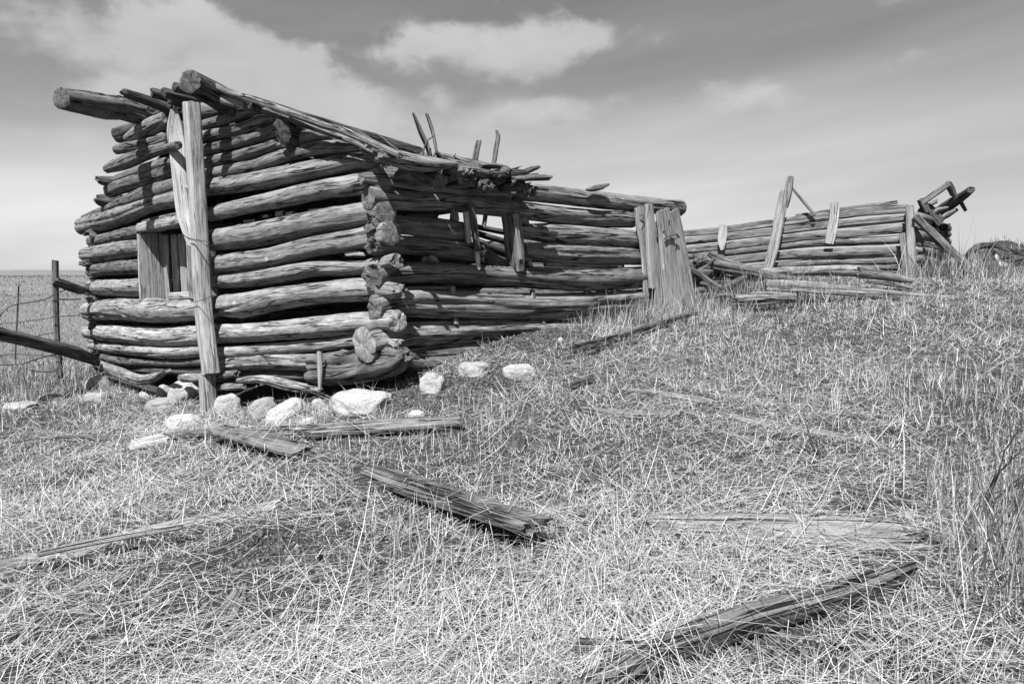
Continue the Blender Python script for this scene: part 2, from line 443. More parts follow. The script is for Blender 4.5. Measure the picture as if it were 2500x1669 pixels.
def sweep(name, pts, parent=None, mat=None, end=None, tone=1.0, rect=False, up=(0, 0, 1), na=40, step=0.07,
          bumpy=0.05, cracks=9, crack_depth=0.13, knots=4, rot=0.007, bend=0.007, seed=None, twist=0.0, sq=7.0):
    """a log or a timber: pts = [(Vector, width, height)], one closed mesh with its own cracks, knots and broken ends"""
    rg = np.random.default_rng(seed if seed is not None else int(RNG.integers(1 << 30)))
    A = np.array([[p.x, p.y, p.z, w, h] for (p, w, h) in pts])
    S = catmull(A, step)
    n = len(S)
    pos = S[:, :3].copy()
    T = np.gradient(pos, axis=0)
    T /= np.linalg.norm(T, axis=1)[:, None]
    upv = np.array(up, float)
    Bv = np.cross(T, upv); Bv /= np.linalg.norm(Bv, axis=1)[:, None]
    Nv = np.cross(Bv, T)
    s = np.concatenate([[0], np.cumsum(np.linalg.norm(np.diff(pos, axis=0), axis=1))])
    L = s[-1]
    for _ in range(3):   # slow crookedness
        f = rg.uniform(0.5, 3.0); ph = rg.uniform(0, 6.28, 2)
        pos += Nv * (bend * np.sin(s * f + ph[0]) / f)[:, None] + Bv * (bend * np.sin(s * f + ph[1]) / f)[:, None]
    th = np.linspace(0, 2 * math.pi, na, endpoint=False)
    if rect:
        # corners need points: even spread along the outline of a superellipse
        td = np.linspace(0, 2 * math.pi, 4001)
        ct, st = np.cos(td), np.sin(td)
        ex = 2.0 / sq
        dxp, dyp = np.sign(ct) * np.abs(ct) ** ex, np.sign(st) * np.abs(st) ** ex
        mw, mh = S[:, 3].mean() * .5, S[:, 4].mean() * .5
        ca = np.concatenate([[0], np.cumsum(np.hypot(np.diff(dxp * mw), np.diff(dyp * mh)))])
        ev = np.linspace(0, ca[-1], na, endpoint=False)
        px, py = np.interp(ev, ca, dxp), np.interp(ev, ca, dyp)
        per = ca[-1]
    else:
        px, py = np.cos(th), np.sin(th)
    f = np.ones((n, na))
    TH = th[None, :]
    SS = s[:, None]
    for k in (2, 3, 4, 5, 7, 9, 12, 15, 19):   # hewn faces and ridges that run the length of the timber
        f = f + bumpy * rg.normal() * 0.6 / k ** 0.5 * np.cos(k * TH + rg.uniform(0, 6.28) + rg.uniform(-.5, .5) * np.sin(SS * rg.uniform(0.5, 1.6) + rg.uniform(0, 6.28)))
    f = f + bumpy * 0.3 * np.sin(SS * rg.uniform(2, 5) + rg.uniform(0, 6.28)) * np.sin(TH * rg.integers(1, 3) + rg.uniform(0, 6.28))
    for _ in range(4):    # axe marks, limb stubs, worn hollows
        f = f + bumpy * 0.18 * np.sin(SS * rg.uniform(6, 15) + rg.uniform(0, 6.28)) * np.sin(TH * rg.integers(1, 5) + rg.uniform(0, 6.28) + SS * rg.uniform(-3, 3))
    for _ in range(cracks):
        c0 = rg.uniform(0, 6.28); a = rg.uniform(0.1, 0.5); fr = rg.uniform(0.6, 2.2)
        cc_ = c0 + a * np.sin(s * fr + rg.uniform(0, 6.28)) + twist * s
        m0, m1 = sorted(rg.uniform(-0.25, 1.25, 2) * L)
        win = sstep(m0, m0 + 0.25, s) * (1 - sstep(m1 - 0.25, m1, s)) if m1 - m0 > 0.3 else np.zeros(n)
        dth = (TH - cc_[:, None] + math.pi) % (2 * math.pi) - math.pi
        wd = 1.7 * math.pi / na
        f = f - crack_depth * rg.uniform(0.5, 1.3) * win[:, None] * np.exp(-(dth / wd) ** 2)
    for _ in range(knots):
        k0 = rg.uniform(0, 6.28); s0 = rg.uniform(0.05, 0.95) * L
        dth = (TH - k0 + math.pi) % (2 * math.pi) - math.pi
        f = f + rg.uniform(0.05, 0.14) * np.exp(-(dth / 0.28) ** 2 - ((SS - s0) / 0.05) ** 2)
    f = f + rg.normal(0, bumpy * 0.16, (n, na))
    W_, H_ = S[:, 3:4] * 0.5, S[:, 4:5] * 0.5
    V = pos[:, None, :] + Bv[:, None, :] * (W_ * px * f)[..., None] + Nv[:, None, :] * (H_ * py * f)[..., None]
    # broken ends: the last rings run out unevenly
    off3 = rg.uniform(-40, 40, 3)
    def crumble(p, t, sgn, cen, rad):
        """end surface: lumpy where the wood has rotted, plain where it was sawn"""
        o = np.empty(len(p))
        fr_ = .55 / max(rad, .02)
        for i_ in range(len(p)):
            q_ = Vector(p[i_]) + Vector(off3)
            o[i_] = mnoise.noise(q_ * fr_) * 1.5 + mnoise.noise(q_ * fr_ * 2.7) * 1.1 + mnoise.noise(q_ * fr_ * 6.3) * .8
        dr = np.linalg.norm(p - cen, axis=1) / max(rad, 1e-4)
        return o * min(rot, rad * .7) - np.clip(dr - .75, 0, .5) * rad * .35
    for e, sgn in ((0, -1), (n - 1, 1)):
        V[e] += T[e] * (sgn * crumble(V[e], T[e], sgn, pos[e], float(S[e, 3:5].max()) * .5))[:, None]
    V = V.reshape(-1, 3)
    idx = np.arange(n * na).reshape(n, na)
    q = np.stack([idx[:-1], np.roll(idx, -1, 1)[:-1], np.roll(idx, -1, 1)[1:], idx[1:]], -1).reshape(-1, 4)
    arc = th * 0.5 * (W_.mean() + H_.mean()) if not rect else ev
    verts = [V]; faces = [q]; nv = n * na
    U = np.zeros((n, na + 1, 2)); U[..., 0] = SS; U[:, :na, 1] = arc; U[:, na, 1] = arc[1] * na
    iu = np.arange(n * (na + 1)).reshape(n, na + 1)
    quv = U.reshape(-1, 2)[np.stack([iu[:-1, :-1], iu[:-1, 1:], iu[1:, 1:], iu[1:, :-1]], -1).reshape(-1)]
    uvs = [quv]; mi = [np.zeros(len(q), int)]; sm = [np.ones(len(q), bool)]
    tri_f, tri_uv = [], []
    for e, sgn in ((0, -1), (n - 1, 1)):
        ring = V.reshape(n, na, 3)[e]
        cen = pos[e]
        rings = [ring]
        rad_e = float(S[e, 3:5].max()) * .5
        for fr in (0.86, 0.70, 0.48, 0.25):
            rr = cen + (ring - cen) * fr
            rr = rr - T[e] * ((rr - cen) @ T[e])[:, None]
            rr = rr + T[e] * (sgn * crumble(rr, T[e], sgn, cen, rad_e))[:, None]
            rings.append(rr)
        RR = np.vstack(rings)
        base = nv
        verts.append(RR); verts.append((cen + T[e] * sgn * float(crumble(cen[None, :], T[e], sgn, cen, rad_e)[0]))[None, :]); nv += len(RR) + 1
        loc = np.stack([((RR - cen) @ Bv[e]), ((RR - cen) @ Nv[e])], -1)
        loc = np.vstack([loc, [[0, 0]]])
        ii = np.arange(5 * na).reshape(5, na)
        rl = np.roll(ii, -1, 1)
        qq = np.stack([ii[:-1], ii[1:], rl[1:], rl[:-1]], -1).reshape(-1, 4)
        if sgn < 0: pass
        else: qq = qq[:, ::-1]
        faces.append(qq + base); uvs.append(loc[qq.reshape(-1)]); mi.append(np.ones(len(qq), int)); sm.append(np.ones(len(qq), bool))
        tt = np.stack([ii[4], np.full(na, 5 * na), rl[4]], -1)
        if sgn > 0: tt = tt[:, ::-1]
        tri_f.append(tt + base); tri_uv.append(loc[tt.reshape(-1)])
    VV = np.vstack(verts)
    cen = Vector(pos.mean(0))
    VV = VV - np.array(cen)
    Q = np.vstack(faces); TR = np.vstack(tri_f)
    me = bpy.data.meshes.new(name)
    me.vertices.add(len(VV)); me.vertices.foreach_set('co', VV.ravel())
    nl = len(Q) * 4 + len(TR) * 3
    me.loops.add(nl); me.loops.foreach_set('vertex_index', np.concatenate([Q.ravel(), TR.ravel()]))
    me.polygons.add(len(Q) + len(TR))
    me.polygons.foreach_set('loop_start', np.concatenate([np.arange(len(Q)) * 4, len(Q) * 4 + np.arange(len(TR)) * 3]))
    mii = np.concatenate(mi + [np.ones(len(TR), int)])
    me.polygons.foreach_set('material_index', mii)
    me.polygons.foreach_set('use_smooth', np.concatenate(sm + [np.ones(len(TR), bool)]))
    uvl = me.uv_layers.new(name='UVMap')
    uvl.data.foreach_set('uv', np.vstack(uvs + tri_uv).ravel())
    me.update()
    me.validate()
    return link(name, me, [mat or M_LOG, end or M_END], parent, cen, tone)

def pl_pts(crop, pts, P, N, off=0.0, wscale=1.0, hscale=1.0):
    """pixels on an upright plane -> [(Vector, width, height)]"""
    o = []
    base = Vector((P[0], P[1], 0)) + N * off
    for (x, y, t) in pts:
        sx, sy = crop(x, y)
        p = on_plane(sx, sy, base, N)
        w = t / SC[crop] * depth_of(p) / FPX
        o.append((p, w * wscale, w * hscale))
    return o
def gable(crop, pts, off=0.0, **k): return pl_pts(crop, pts, C, NG, off, **k)
def longw(crop, pts, off=0.0, **k): return pl_pts(crop, pts, C, NR, off, **k)
def shedw(crop, pts, off=0.0, **k): return pl_pts(crop, pts, FP, NG, off, **k)

# ================================================================== STRUCTURE: ground
def axis(lim, fine0, fine1, d, grow):
    a = list(np.arange(fine0, fine1 + 1e-6, d))
    st = d
    while a[-1] < lim:
        st *= grow
        a.append(a[-1] + st)
    b = [fine0]; st = d
    while b[-1] > -lim:
        st *= grow
        b.append(b[-1] - st)
    return np.array(b[:0:-1] + a)
gx = axis(5000, -10, 12.5, 0.09, 1.18)
gy = axis(5000, -1.0, 15.5, 0.09, 1.18)
XX, YY = np.meshgrid(gx, gy)
ZZ = terrain(XX.ravel(), YY.ravel())
me = bpy.data.meshes.new('ground')
V = np.stack([XX.ravel(), YY.ravel(), ZZ], -1)
ii = np.arange(len(V)).reshape(XX.shape)
Q = np.stack([ii[:-1, :-1], ii[:-1, 1:], ii[1:, 1:], ii[1:, :-1]], -1).reshape(-1, 4)
me.vertices.add(len(V)); me.vertices.foreach_set('co', V.ravel())
me.loops.add(Q.size); me.loops.foreach_set('vertex_index', Q.ravel())
me.polygons.add(len(Q)); me.polygons.foreach_set('loop_start', np.arange(len(Q)) * 4)
me.polygons.foreach_set('use_smooth', np.ones(len(Q), bool))
me.update()
tag(link('ground', me, [M_GROUND]), kind='structure')

# ================================================================== LOG CABIN
cabin = empty('log_cabin', Vector((C.x, C.y, tz(C.x, C.y))))
tag(cabin, 'ruined grey log cabin with gable end, boarded window and collapsed roof', 'cabin')

def glog(crop, pts, tone=1.0, off=0.0, **k):
    tone = tone * (.85 if tone < .95 else 1.12 if tone > 1.02 else 1.0)
    k.setdefault('na', 48)
    nm = k.pop('name', 'log')
    return sweep(nm, [(p, w * 1.0, h * 1.0) for (p, w, h) in gable(crop, pts, off)], cabin, tone=tone, **k)
def rlog(crop, pts, tone=1.0, off=0.0, **k):
    k.setdefault('na', 44)
    nm = k.pop('name', 'log')
    return sweep(nm, [(p, w * 1.0, h * 1.0) for (p, w, h) in longw(crop, pts, off)], cabin, tone=tone, **k)

# ---- gable wall, right of the post (top to bottom); each runs past the corner to its own end
glog(c2, [(60, 415, 120), (200, 405, 110), (330, 395, 60)], .9, knots=1)
glog(c2, [(60, 540, 80), (330, 472, 76), (560, 408, 72), (690, 420, 50)], .8)
glog(c2, [(60, 622, 92), (400, 560, 84), (560, 498, 86), (715, 450, 78)], .9)
glog(c2, [(60, 725, 90), (420, 645, 92), (600, 592, 95), (760, 540, 110)], .75)
glog(c2, [(60, 835, 92), (450, 745, 94), (650, 690, 92), (760, 640, 80)], .75)
glog(c2, [(740, 672, 70), (850, 640, 100), (1000, 595, 86), (1150, 592, 66)], .8)
glog(c2, [(60, 915, 88), (500, 842, 100), (700, 782, 112), (900, 724, 114), (1100, 690, 112), (1370, 682, 84)], .85)
glog(c2, [(60, 1005, 125), (500, 950, 135), (800, 902, 150), (1100, 846, 140), (1300, 805, 125), (1500, 815, 110)], 1.0)
glog(c2, [(205, 1208, 112), (500, 1135, 120), (800, 1070, 140), (1100, 1010, 150), (1300, 985, 165), (1530, 935, 190)], 1.05, cracks=9, rot=.003)
glog(c2, [(205, 1408, 160), (700, 1322, 190), (1100, 1248, 190), (1330, 1205, 190), (1560, 1165, 195)], 1.0, knots=9, rot=.003)
glog(c2, [(240, 1590, 135), (650, 1530, 155), (950, 1455, 160), (1300, 1400, 170), (1590, 1345, 190)], 1.0, knots=9, rot=.003)
glog(c4, [(90, 395, 112), (500, 358, 130), (850, 305, 122), (1180, 298, 110), (1480, 240, 120)], 1.0, rot=.035)
glog(c4, [(85, 590, 155), (300, 575, 190), (600, 508, 180), (900, 475, 170), (1200, 460, 185), (1490, 480, 110)], 1.05, cracks=12, rot=.035)
glog(c4, [(85, 800, 148), (500, 778, 152), (900, 738, 165), (1180, 710, 170), (1480, 700, 180)], 1.25, cracks=10, rot=.012, end=M_ENDP)
glog(c4, [(90, 932, 88), (500, 912, 88), (900, 880, 92), (1180, 852, 100), (1500, 900, 120)], 1.25, cracks=10, rot=.03)
glog(c4, [(90, 1035, 105), (500, 1022, 112), (862, 1025, 130)], 1.05, mat=M_ROT, cracks=12, bumpy=.09, rot=.03)
glog(c4, [(885, 1075, 240), (1150, 1062, 270), (1380, 1010, 280), (1500, 985, 220), (1545, 960, 120)], .8, off=.0, mat=M_ROT, cracks=30, crack_depth=.2, bumpy=.09, rot=.08, na=72)
glog(c4, [(60, 1120, 95), (300, 1130, 80), (560, 1130, 90), (880, 1130, 70)], .7, off=-.05, mat=M_ROT, cracks=12, rot=.04)
glog(c4, [(255, 1165, 45), (450, 1148, 72), (650, 1190, 88), (890, 1228, 55)], 1.15, off=.10, mat=M_ROT, cracks=10, rot=.05, name='split_slab')
glog(c4, [(60, 1205, 60), (200, 1195, 55), (325, 1190, 45)], 1.2, off=.08, mat=M_ROT, rot=.05, name='split_slab')
glog(c4, [(105, 1130, 60), (240, 1105, 50)], 1.0, off=.08, mat=M_ROT, rot=.05, bumpy=.15, name='split_slab')

# ---- gable wall, left of the post
glog(c1, [(660, 625, 70), (760, 575, 120), (860, 525, 130), (990, 460, 120)], 1.05, knots=1)
glog(c1, [(580, 715, 70), (750, 680, 92), (990, 615, 84)], .8)
glog(c1, [(512, 855, 66), (650, 802, 108), (850, 730, 92), (1100, 660, 90)], .85)
glog(c1, [(575, 935, 62), (800, 862, 92), (1100, 775, 84)], .8)
glog(c1, [(540, 1025, 110), (800, 940, 112), (1100, 850, 104)], .8)
glog(c1, [(325, 1228, 38), (600, 1130, 96), (800, 1052, 118), (1120, 940, 112)], .85)
glog(c1, [(325, 1295, 140), (600, 1222, 145), (800, 1150, 122), (1120, 1055, 122)], .95)
glog(c1, [(790, 1265, 46), (1100, 1195, 46)], .8, cracks=2)
glog(c1, [(772, 1305, 86), (900, 1283, 92), (1120, 1245, 94)], 1.15, name='lintel', off=.03)
glog(c1, [(385, 1408, 84), (600, 1362, 94), (795, 1330, 98)], .8)
glog(c3, [(355, 195, 118), (550, 172, 142), (795, 132, 122)], .95, cracks=9)
glog(c3, [(395, 318, 92), (600, 302, 112), (805, 288, 115)], .75, mat=M_ROT, cracks=12)
glog(c3, [(362, 452, 112), (600, 442, 132), (815, 440, 150)], 1.05, cracks=10)
glog(c3, [(375, 622, 140), (600, 612, 172), (850, 620, 190), (1290, 622, 172)], 1.1, cracks=16, knots=6)
glog(c3, [(368, 782, 112), (700, 800, 132), (1000, 812, 146), (1300, 800, 160)], 1.4, cracks=12)
glog(c3, [(388, 890, 62), (700, 920, 96), (1000, 936, 92), (1300, 925, 92)], 1.35, cracks=12)
glog(c3, [(420, 950, 80), (640, 1010, 70), (900, 1020, 56), (1300, 1010, 66)], .8, mat=M_ROT, cracks=10, off=-.03)
glog(c3, [(640, 1060, 60), (850, 1075, 70), (1060, 1085, 60), (1300, 1100, 90)], .6, mat=M_ROT, cracks=10, off=-.08, rot=.04)
glog(c3, [(1085, 1140, 60), (1160, 1138, 70), (1290, 1140, 60)], 1.1, mat=M_ROT, off=.06, rot=.05, name='split_slab')
glog(c3, [(225, 1110, 70), (330, 1080, 80), (450, 1062, 70)], .8, mat=M_ROT, off=-.15, rot=.05, name='split_slab')

# ---- long wall
rlog(c5, [(-186, 480, 70), (-60, 490, 110), (150, 515, 128), (400, 538, 130), (700, 558, 128), (1000, 582, 116), (1300, 612, 112), (1600, 642, 108), (1862, 668, 100)], .95, name='wall_plate', knots=9)
rlog(c5, [(-141, 617, 150), (100, 636, 128), (300, 640, 122), (500, 652, 120), (800, 680, 112), (1100, 712, 110), (1300, 732, 106), (1552, 748, 96)], .95, knots=7)
rlog(c5, [(-125, 765, 130), (70, 782, 116), (300, 802, 130), (484, 822, 112)], .7, rot=.035)
rlog(c5, [(818, 822, 92), (1100, 842, 132), (1400, 862, 126), (1610, 876, 104)], 1.0, knots=7)
rlog(c5, [(-115, 920, 130), (100, 915, 122), (300, 930, 122), (555, 962, 122)], .6, rot=.035)
rlog(c5, [(850, 942, 92), (1100, 962, 132), (1400, 972, 132), (1620, 988, 112)], .9, knots=7)
rlog(c5, [(995, 1035, 30), (1200, 1040, 36), (1450, 1046, 30)], .9, cracks=2, knots=0, name='chink_pole')
rlog(c5, [(-110, 1120, 170), (70, 1092, 140), (400, 1092, 132), (700, 1110, 132), (1000, 1125, 142), (1300, 1130, 150), (1640, 1108, 132)], .75, cracks=14, rot=.03)
rlog(c5, [(60, 1196, 42), (400, 1190, 42)], .8, cracks=2, knots=0, name='chink_pole', off=-.03)
rlog(c5, [(-102, 1310, 165), (100, 1282, 172), (400, 1292, 182), (700, 1302, 172), (1000, 1302, 172), (1300, 1282, 152), (1640, 1262, 142)], 1.0, cracks=22, crack_depth=.13, rot=.02)
rlog(c5, [(-170, 1540, 235), (-60, 1520, 215), (100, 1478, 160), (400, 1462, 150), (700, 1452, 130), (1000, 1448, 110), (1300, 1440, 90)], 1.1, mat=M_ROT, cracks=24, crack_depth=.14, rot=.012, na=56, end=M_ENDP)
rlog(c8, [(170, 430, 90), (500, 408, 100), (800, 385, 90), (1000, 370, 80)], .8, mat=M_ROT, cracks=14)
rlog(c8, [(260, 500, 110), (330, 500, 110), (600, 470, 80), (800, 440, 60)], .55, mat=M_ROT, cracks=14, off=.03, rot=.04)
rlog(c8, [(235, 470, 100), (300, 480, 80)], .75, mat=M_ROT, cracks=8, off=.14, rot=.05, bumpy=.12, name='split_slab')
# pegs and chinking blocks between the logs
for (x, y, w, h) in [(405, 1212, 48, 72), (916, 1228, 40, 66), (1432, 1196, 34, 60), (420, 1398, 48, 40), (980, 1402, 42, 30), (895, 1028, 60, 40),
                     (262, 1008, 110, 40), (850, 752, 90, 44), (418, 722, 60, 66), (1255, 1212, 30, 26)]:
    a = longw(c5, [(x, y + h * .5, w)], .06)[0][0]; b = longw(c5, [(x, y - h * .5, w)], .05)[0][0]
    ww = w / 2.614 * depth_of(a) / FPX
    sweep('wooden_peg', [(a, ww, ww * .8), (b, ww * .8, ww * .6)], cabin, tone=.95, na=16, step=.03, up=tuple(NR), rot=.012, cracks=2, knots=0, rect=True, sq=4)
# chinking stones and slips in the gable's gaps
for (x, y, w, h) in [(740, 1195, 60, 50), (830, 1198, 60, 44), (1040, 1172, 150, 34), (500, 1255, 80, 26), (640, 1215, 40, 22)]:
    a = gable(c2, [(x - w * .5, y + 4, h)], -.05); b = gable(c2, [(x + w * .5, y - 6, h)], -.05)
    sweep('chinking_slip', [(a[0][0], .05, a[0][2]), (b[0][0], .05, b[0][2])], cabin, mat=M_BOARD, tone=.8, na=16, step=.05, cracks=1, knots=0, rect=True, sq=4, rot=.02)
a = gable(c4, [(1085, 190, 30), (1160, 185, 40), (1230, 195, 26)], .03)
sweep('chinking_slip', [(p, .03, h) for (p, w, h) in a], cabin, mat=M_BOARD, tone=1.0, na=16, step=.04, knots=0, rect=True, sq=4, rot=.02)

# ---- far left corner: the ends of the hidden left wall's logs
Lc = C + G * 7.7
zb = tz(Lc.x, Lc.y)
nlw = 13
for k in range(nlw):
    z = zb - .02 + .205 * k
    ext = [.08, .07, .10, .06, .09, .10, .08, .12, .10, .09, .10, .08, .1][k]
    r = .23 + .03 * math.sin(k * 2.3)
    P_ = Lc - G * (.10 * max(0, k - 9)) + Vector((0, 0, z))
    sweep('log', [(P_ - R * ext + Vector((0, 0, random.uniform(-.03, .03))), r * .8, r * .7), (P_, r, r * .95), (P_ + R * 5.4, r * 1.1, r * 1.1)], cabin, tone=[.6, .5, .7, .55][k % 4], mat=M_ROT, na=32, step=.08, cracks=10, crack_depth=.2, rot=.07, bumpy=.12)
for (sx, sy, th, ext, ln) in [(262, 446, 30, .24, .5), (246, 492, 36, .16, .6)]:      # split stubs higher up
    q = on_plane(sx + 18, sy, C, NG)
    r = th * depth_of(q) / FPX
    sweep('log_stub', [(q - R * ext + Vector((0, 0, .02)), r * .6, r * .55), (q, r, r), (q + R * ln, r, r)], cabin, tone=.5, mat=M_ROT, na=28, cracks=8, rot=.06, bumpy=.14)
# rear wall, low and broken, following the slope
for k in range(8):
    a = C + R * 5.45 + G * (1.1 + .2 * (k % 3)); b = C + R * 5.45 + G * 7.6
    zc = tz(b.x, b.y) + .1 + .21 * k; za = zc + .10
    sweep('log', [(Vector((a.x, a.y, za)), .2, .2), (Vector((b.x, b.y, zc)), .23, .23)], cabin, tone=.6, na=20, step=.2)

# ---- roof: ridge log, purlins, rake poles and what is left of the pole deck
a = gable(c1, [(1160, 200, 205)], .42)[0]
b = gable(c1, [(1290, 250, 150)], 0)[0]
ax = Vector((.22, .97, -.10)).normalized()
a = (on_plane(*c1(1130, 180), C + NG * .5, NG), a[1])
sweep('ridge_log', [(a[0], a[1] * .86, a[1] * .86), (a[0] + ax * .5, a[1] * 1.0, a[1] * 1.0), (a[0] + ax * .95 + Vector((.03, 0, -.08)), a[1] * .9, a[1] * .9)], cabin, tone=.6, na=44, rot=.015, mat=M_ROT)
tip = on_plane(*c1(140, 310), C + NG * 1.15, NG)
root = on_plane(*c1(800, 455), C, NG)
d0, d1 = depth_of(tip), depth_of(root)
sweep('purlin', [(tip, 150 / 3.136 * d0 / FPX, 155 / 3.136 * d0 / FPX), (tip.lerp(root, .5), .29, .29), (root, .28, .28), (root + R * 2.6 + Vector((0, 0, -.5)), .24, .24)], cabin, tone=.75, na=44, cracks=10, rot=.01)
# pole ends beside the ridge
for (x, y, th, ext, ln) in [(845, 270, 78, .30, 1.6), (935, 272, 84, .34, 1.8), (1022, 228, 76, .30, 1.8), (985, 320, 90, .18, 1.4), (880, 330, 60, .12, 1.4)]:
    q = on_plane(*c1(x, y), C + NG * ext, NG); r = th / 3.136 * depth_of(q) / FPX
    sweep('roof_pole', [(q, r, r), (q + R * ln + Vector((0, 0, -.12)), r, r)], cabin, tone=.4, na=24, rot=.015, mat=M_ROT)
q0 = on_plane(*c1(645, 278), C + NG * .55, NG); q1 = on_plane(*c1(950, 388), C + NG * .1, NG)
sweep('roof_pole', [(q0, .10, .10), (q1, .13, .13), (q1 + R * 1.0 + Vector((0, 0, -.3)), .13, .13)], cabin, tone=.45, na=24, rot=.03, mat=M_ROT)
for (x0, y0, x1, y1, th) in [(595, 335, 640, 345, 30), (665, 345, 730, 350, 55), (770, 385, 800, 395, 26), (830, 395, 870, 410, 30)]:
    p = gable(c1, [(x0, y0, th), (x1, y1, th)], .1)
    sweep('roof_pole', [(p[0][0], p[0][1], p[0][2]), (p[1][0] + R * .5, p[1][1], p[1][2])], cabin, tone=.4, na=16, rot=.02, mat=M_ROT, knots=0)
# short dark gable top, left slope
glog(c1, [(600, 590, 120), (700, 560, 110), (860, 500, 90)], .45, off=-.12)
glog(c1, [(880, 440, 60), (1040, 380, 60)], .5, off=.05)
# rake poles down the right slope
def rake(pts, tone, off=.12, nm='rake_pole', **k):
    k.setdefault('na', 28)
    sweep(nm, gable(c2, pts, off), cabin, tone=tone, **k)
rake([(185, 185, 40), (330, 258, 52), (560, 332, 52), (800, 428, 54), (1050, 520, 54), (1200, 562, 56), (1400, 640, 56), (1655, 745, 50)], .8, .20, mat=M_ROT)
rake([(195, 285, 84), (330, 322, 80), (480, 372, 70)], 1.25, .14)
rake([(460, 372, 60), (700, 430, 46), (900, 505, 44), (1160, 600, 36)], .6, .1, mat=M_ROT)
rake([(640, 420, 60), (760, 490, 70), (880, 545, 60)], .45, .06, mat=M_ROT)
rake([(820, 470, 46), (1000, 545, 36), (1200, 620, 30)], .6, .12)
rake([(1130, 585, 40), (1290, 640, 50), (1420, 700, 50)], .8, .08, mat=M_ROT)
rake([(1370, 700, 60), (1460, 760, 80), (1560, 800, 70)], .7, .1, mat=M_ROT)
# purlin ends under the right slope
q = on_plane(*c2(745, 565), C + NG * .16, NG)
sweep('purlin', [(q, .24, .26), (q + R * 3.0 + Vector((0, 0, -.3)), .22, .22)], cabin, tone=.4, na=28, mat=M_ROT, rot=.03)
q = on_plane(*c2(505, 352), C + NG * .22, NG)
sweep('purlin', [(q, .12, .14), (q + R * 2.0 + Vector((0, 0, -.2)), .12, .12)], cabin, tone=.4, na=20, mat=M_ROT, rot=.02)
q = on_plane(*c2(345, 400), C + NG * .1, NG)
sweep('purlin', [(q, .11, .11), (q + R * 2.0 + Vector((0, 0, -.3)), .10, .10)], cabin, tone=.4, na=20, mat=M_ROT, rot=.02)
# deck of poles, sagging behind the rake
rz = a[0].z
for k in range(9):
    s = .12 + k * .165
    sag = .42 + .22 * s
    top = C + R * s + G * 3.8
    mid = C + R * s + G * 1.9
    low = C + R * s - G * (.18 + .16 * random.random())
    if s > 1.7: low = C + R * s - G * (.1 - random.random() * .5)
    z0 = EYE + 1.98 - sag * .7
    sweep('roof_pole', [(Vector((top.x, top.y, z0)), .18, .15), (Vector((mid.x, mid.y, EYE + 1.48 - sag)), .18, .15), (Vector((low.x, low.y, EYE + .78)), .15, .13)],
          cabin, tone=.6 + .3 * random.random(), na=18, step=.12, mat=M_ROT, rot=.05, bend=.03, cracks=4)
for k in range(27):      # left slope deck
    s = .25 + k * .19
    top = C + R * s + G * 3.9; low = C + R * s + G * 7.7
    sweep('roof_pole', [(Vector((top.x, top.y, EYE + 1.85 - .05 * s)), .21, .16), (Vector((low.x, low.y, EYE + .78)), .20, .16)], cabin, tone=.5, na=14, step=.25, mat=M_ROT)
# eave: broken slabs lying on the plate
def eave(pts, tone, off, nm='roof_slab', **k):
    k.setdefault('na', 28); k.setdefault('rot', .04); k.setdefault('bumpy', .1)
    ws = k.pop('ws', 1.0)
    sweep(nm, longw(c5, pts, off, wscale=ws), cabin, tone=tone, mat=M_ROT, **k)
eave([(-60, 345, 60), (60, 370, 100), (200, 400, 100), (330, 405, 70), (430, 398, 26)], 1.1, .34, ws=1.7)
eave([(-30, 330, 40), (80, 345, 46), (240, 365, 40), (330, 372, 20)], 1.0, .22, ws=1.5)
eave([(290, 430, 50), (430, 445, 76), (600, 455, 74), (730, 470, 60)], .7, .16, ws=1.3)
eave([(640, 455, 44), (760, 455, 50), (870, 455, 46)], .6, .24, ws=1.5)
eave([(580, 405, 22), (660, 402, 32), (748, 415, 24)], .8, .2, ws=1.5)
eave([(700, 430, 24), (800, 440, 30), (866, 438, 22)], .55, .1, ws=1.5)
eave([(850, 448, 34), (905, 425, 36), (955, 412, 22)], .6, .26, ws=1.4)
eave([(795, 488, 36), (900, 484, 42), (1020, 484, 40)], .8, .34, ws=1.6, rot=.02)
eave([(1258, 552, 18), (1320, 540, 38), (1398, 516, 14)], .8, .12, ws=1.3)
rs = random.Random(5)
for i in range(16):
    x = rs.uniform(300, 1000); y = 470 + (x - 300) * .05 - rs.uniform(0, 60)
    ln = rs.uniform(40, 130); an = rs.gauss(0, .22)
    eave([(x, y, rs.uniform(8, 16)), (x + ln * .5, y - ln * .5 * an, rs.uniform(10, 20)), (x + ln, y - ln * an, 5)], rs.uniform(.35, .9), rs.uniform(.08, .3), nm='splinter', na=12, knots=0, cracks=3)
# round purlin stub under the eave slab
q = on_plane(*c5(328, 500), C + NR * .36, NR)
sweep('rafter_end', [(q, .14, .13), (q + G * 1.3 + Vector((0, 0, .4)), .13, .13)], cabin, tone=.75, na=26, rot=.015)
for (x, y, s_) in [(545, 452, .30), (690, 448, .28), (770, 452, .30), (850, 458, .26)]:
    q = on_plane(*c5(x, y), C + NR * s_, NR)
    sweep('rafter_end', [(q, .07, .07), (q + G * 1.0 + Vector((0, 0, .25)), .08, .08)], cabin, tone=.6, na=16, rot=.02, mat=M_ROT)
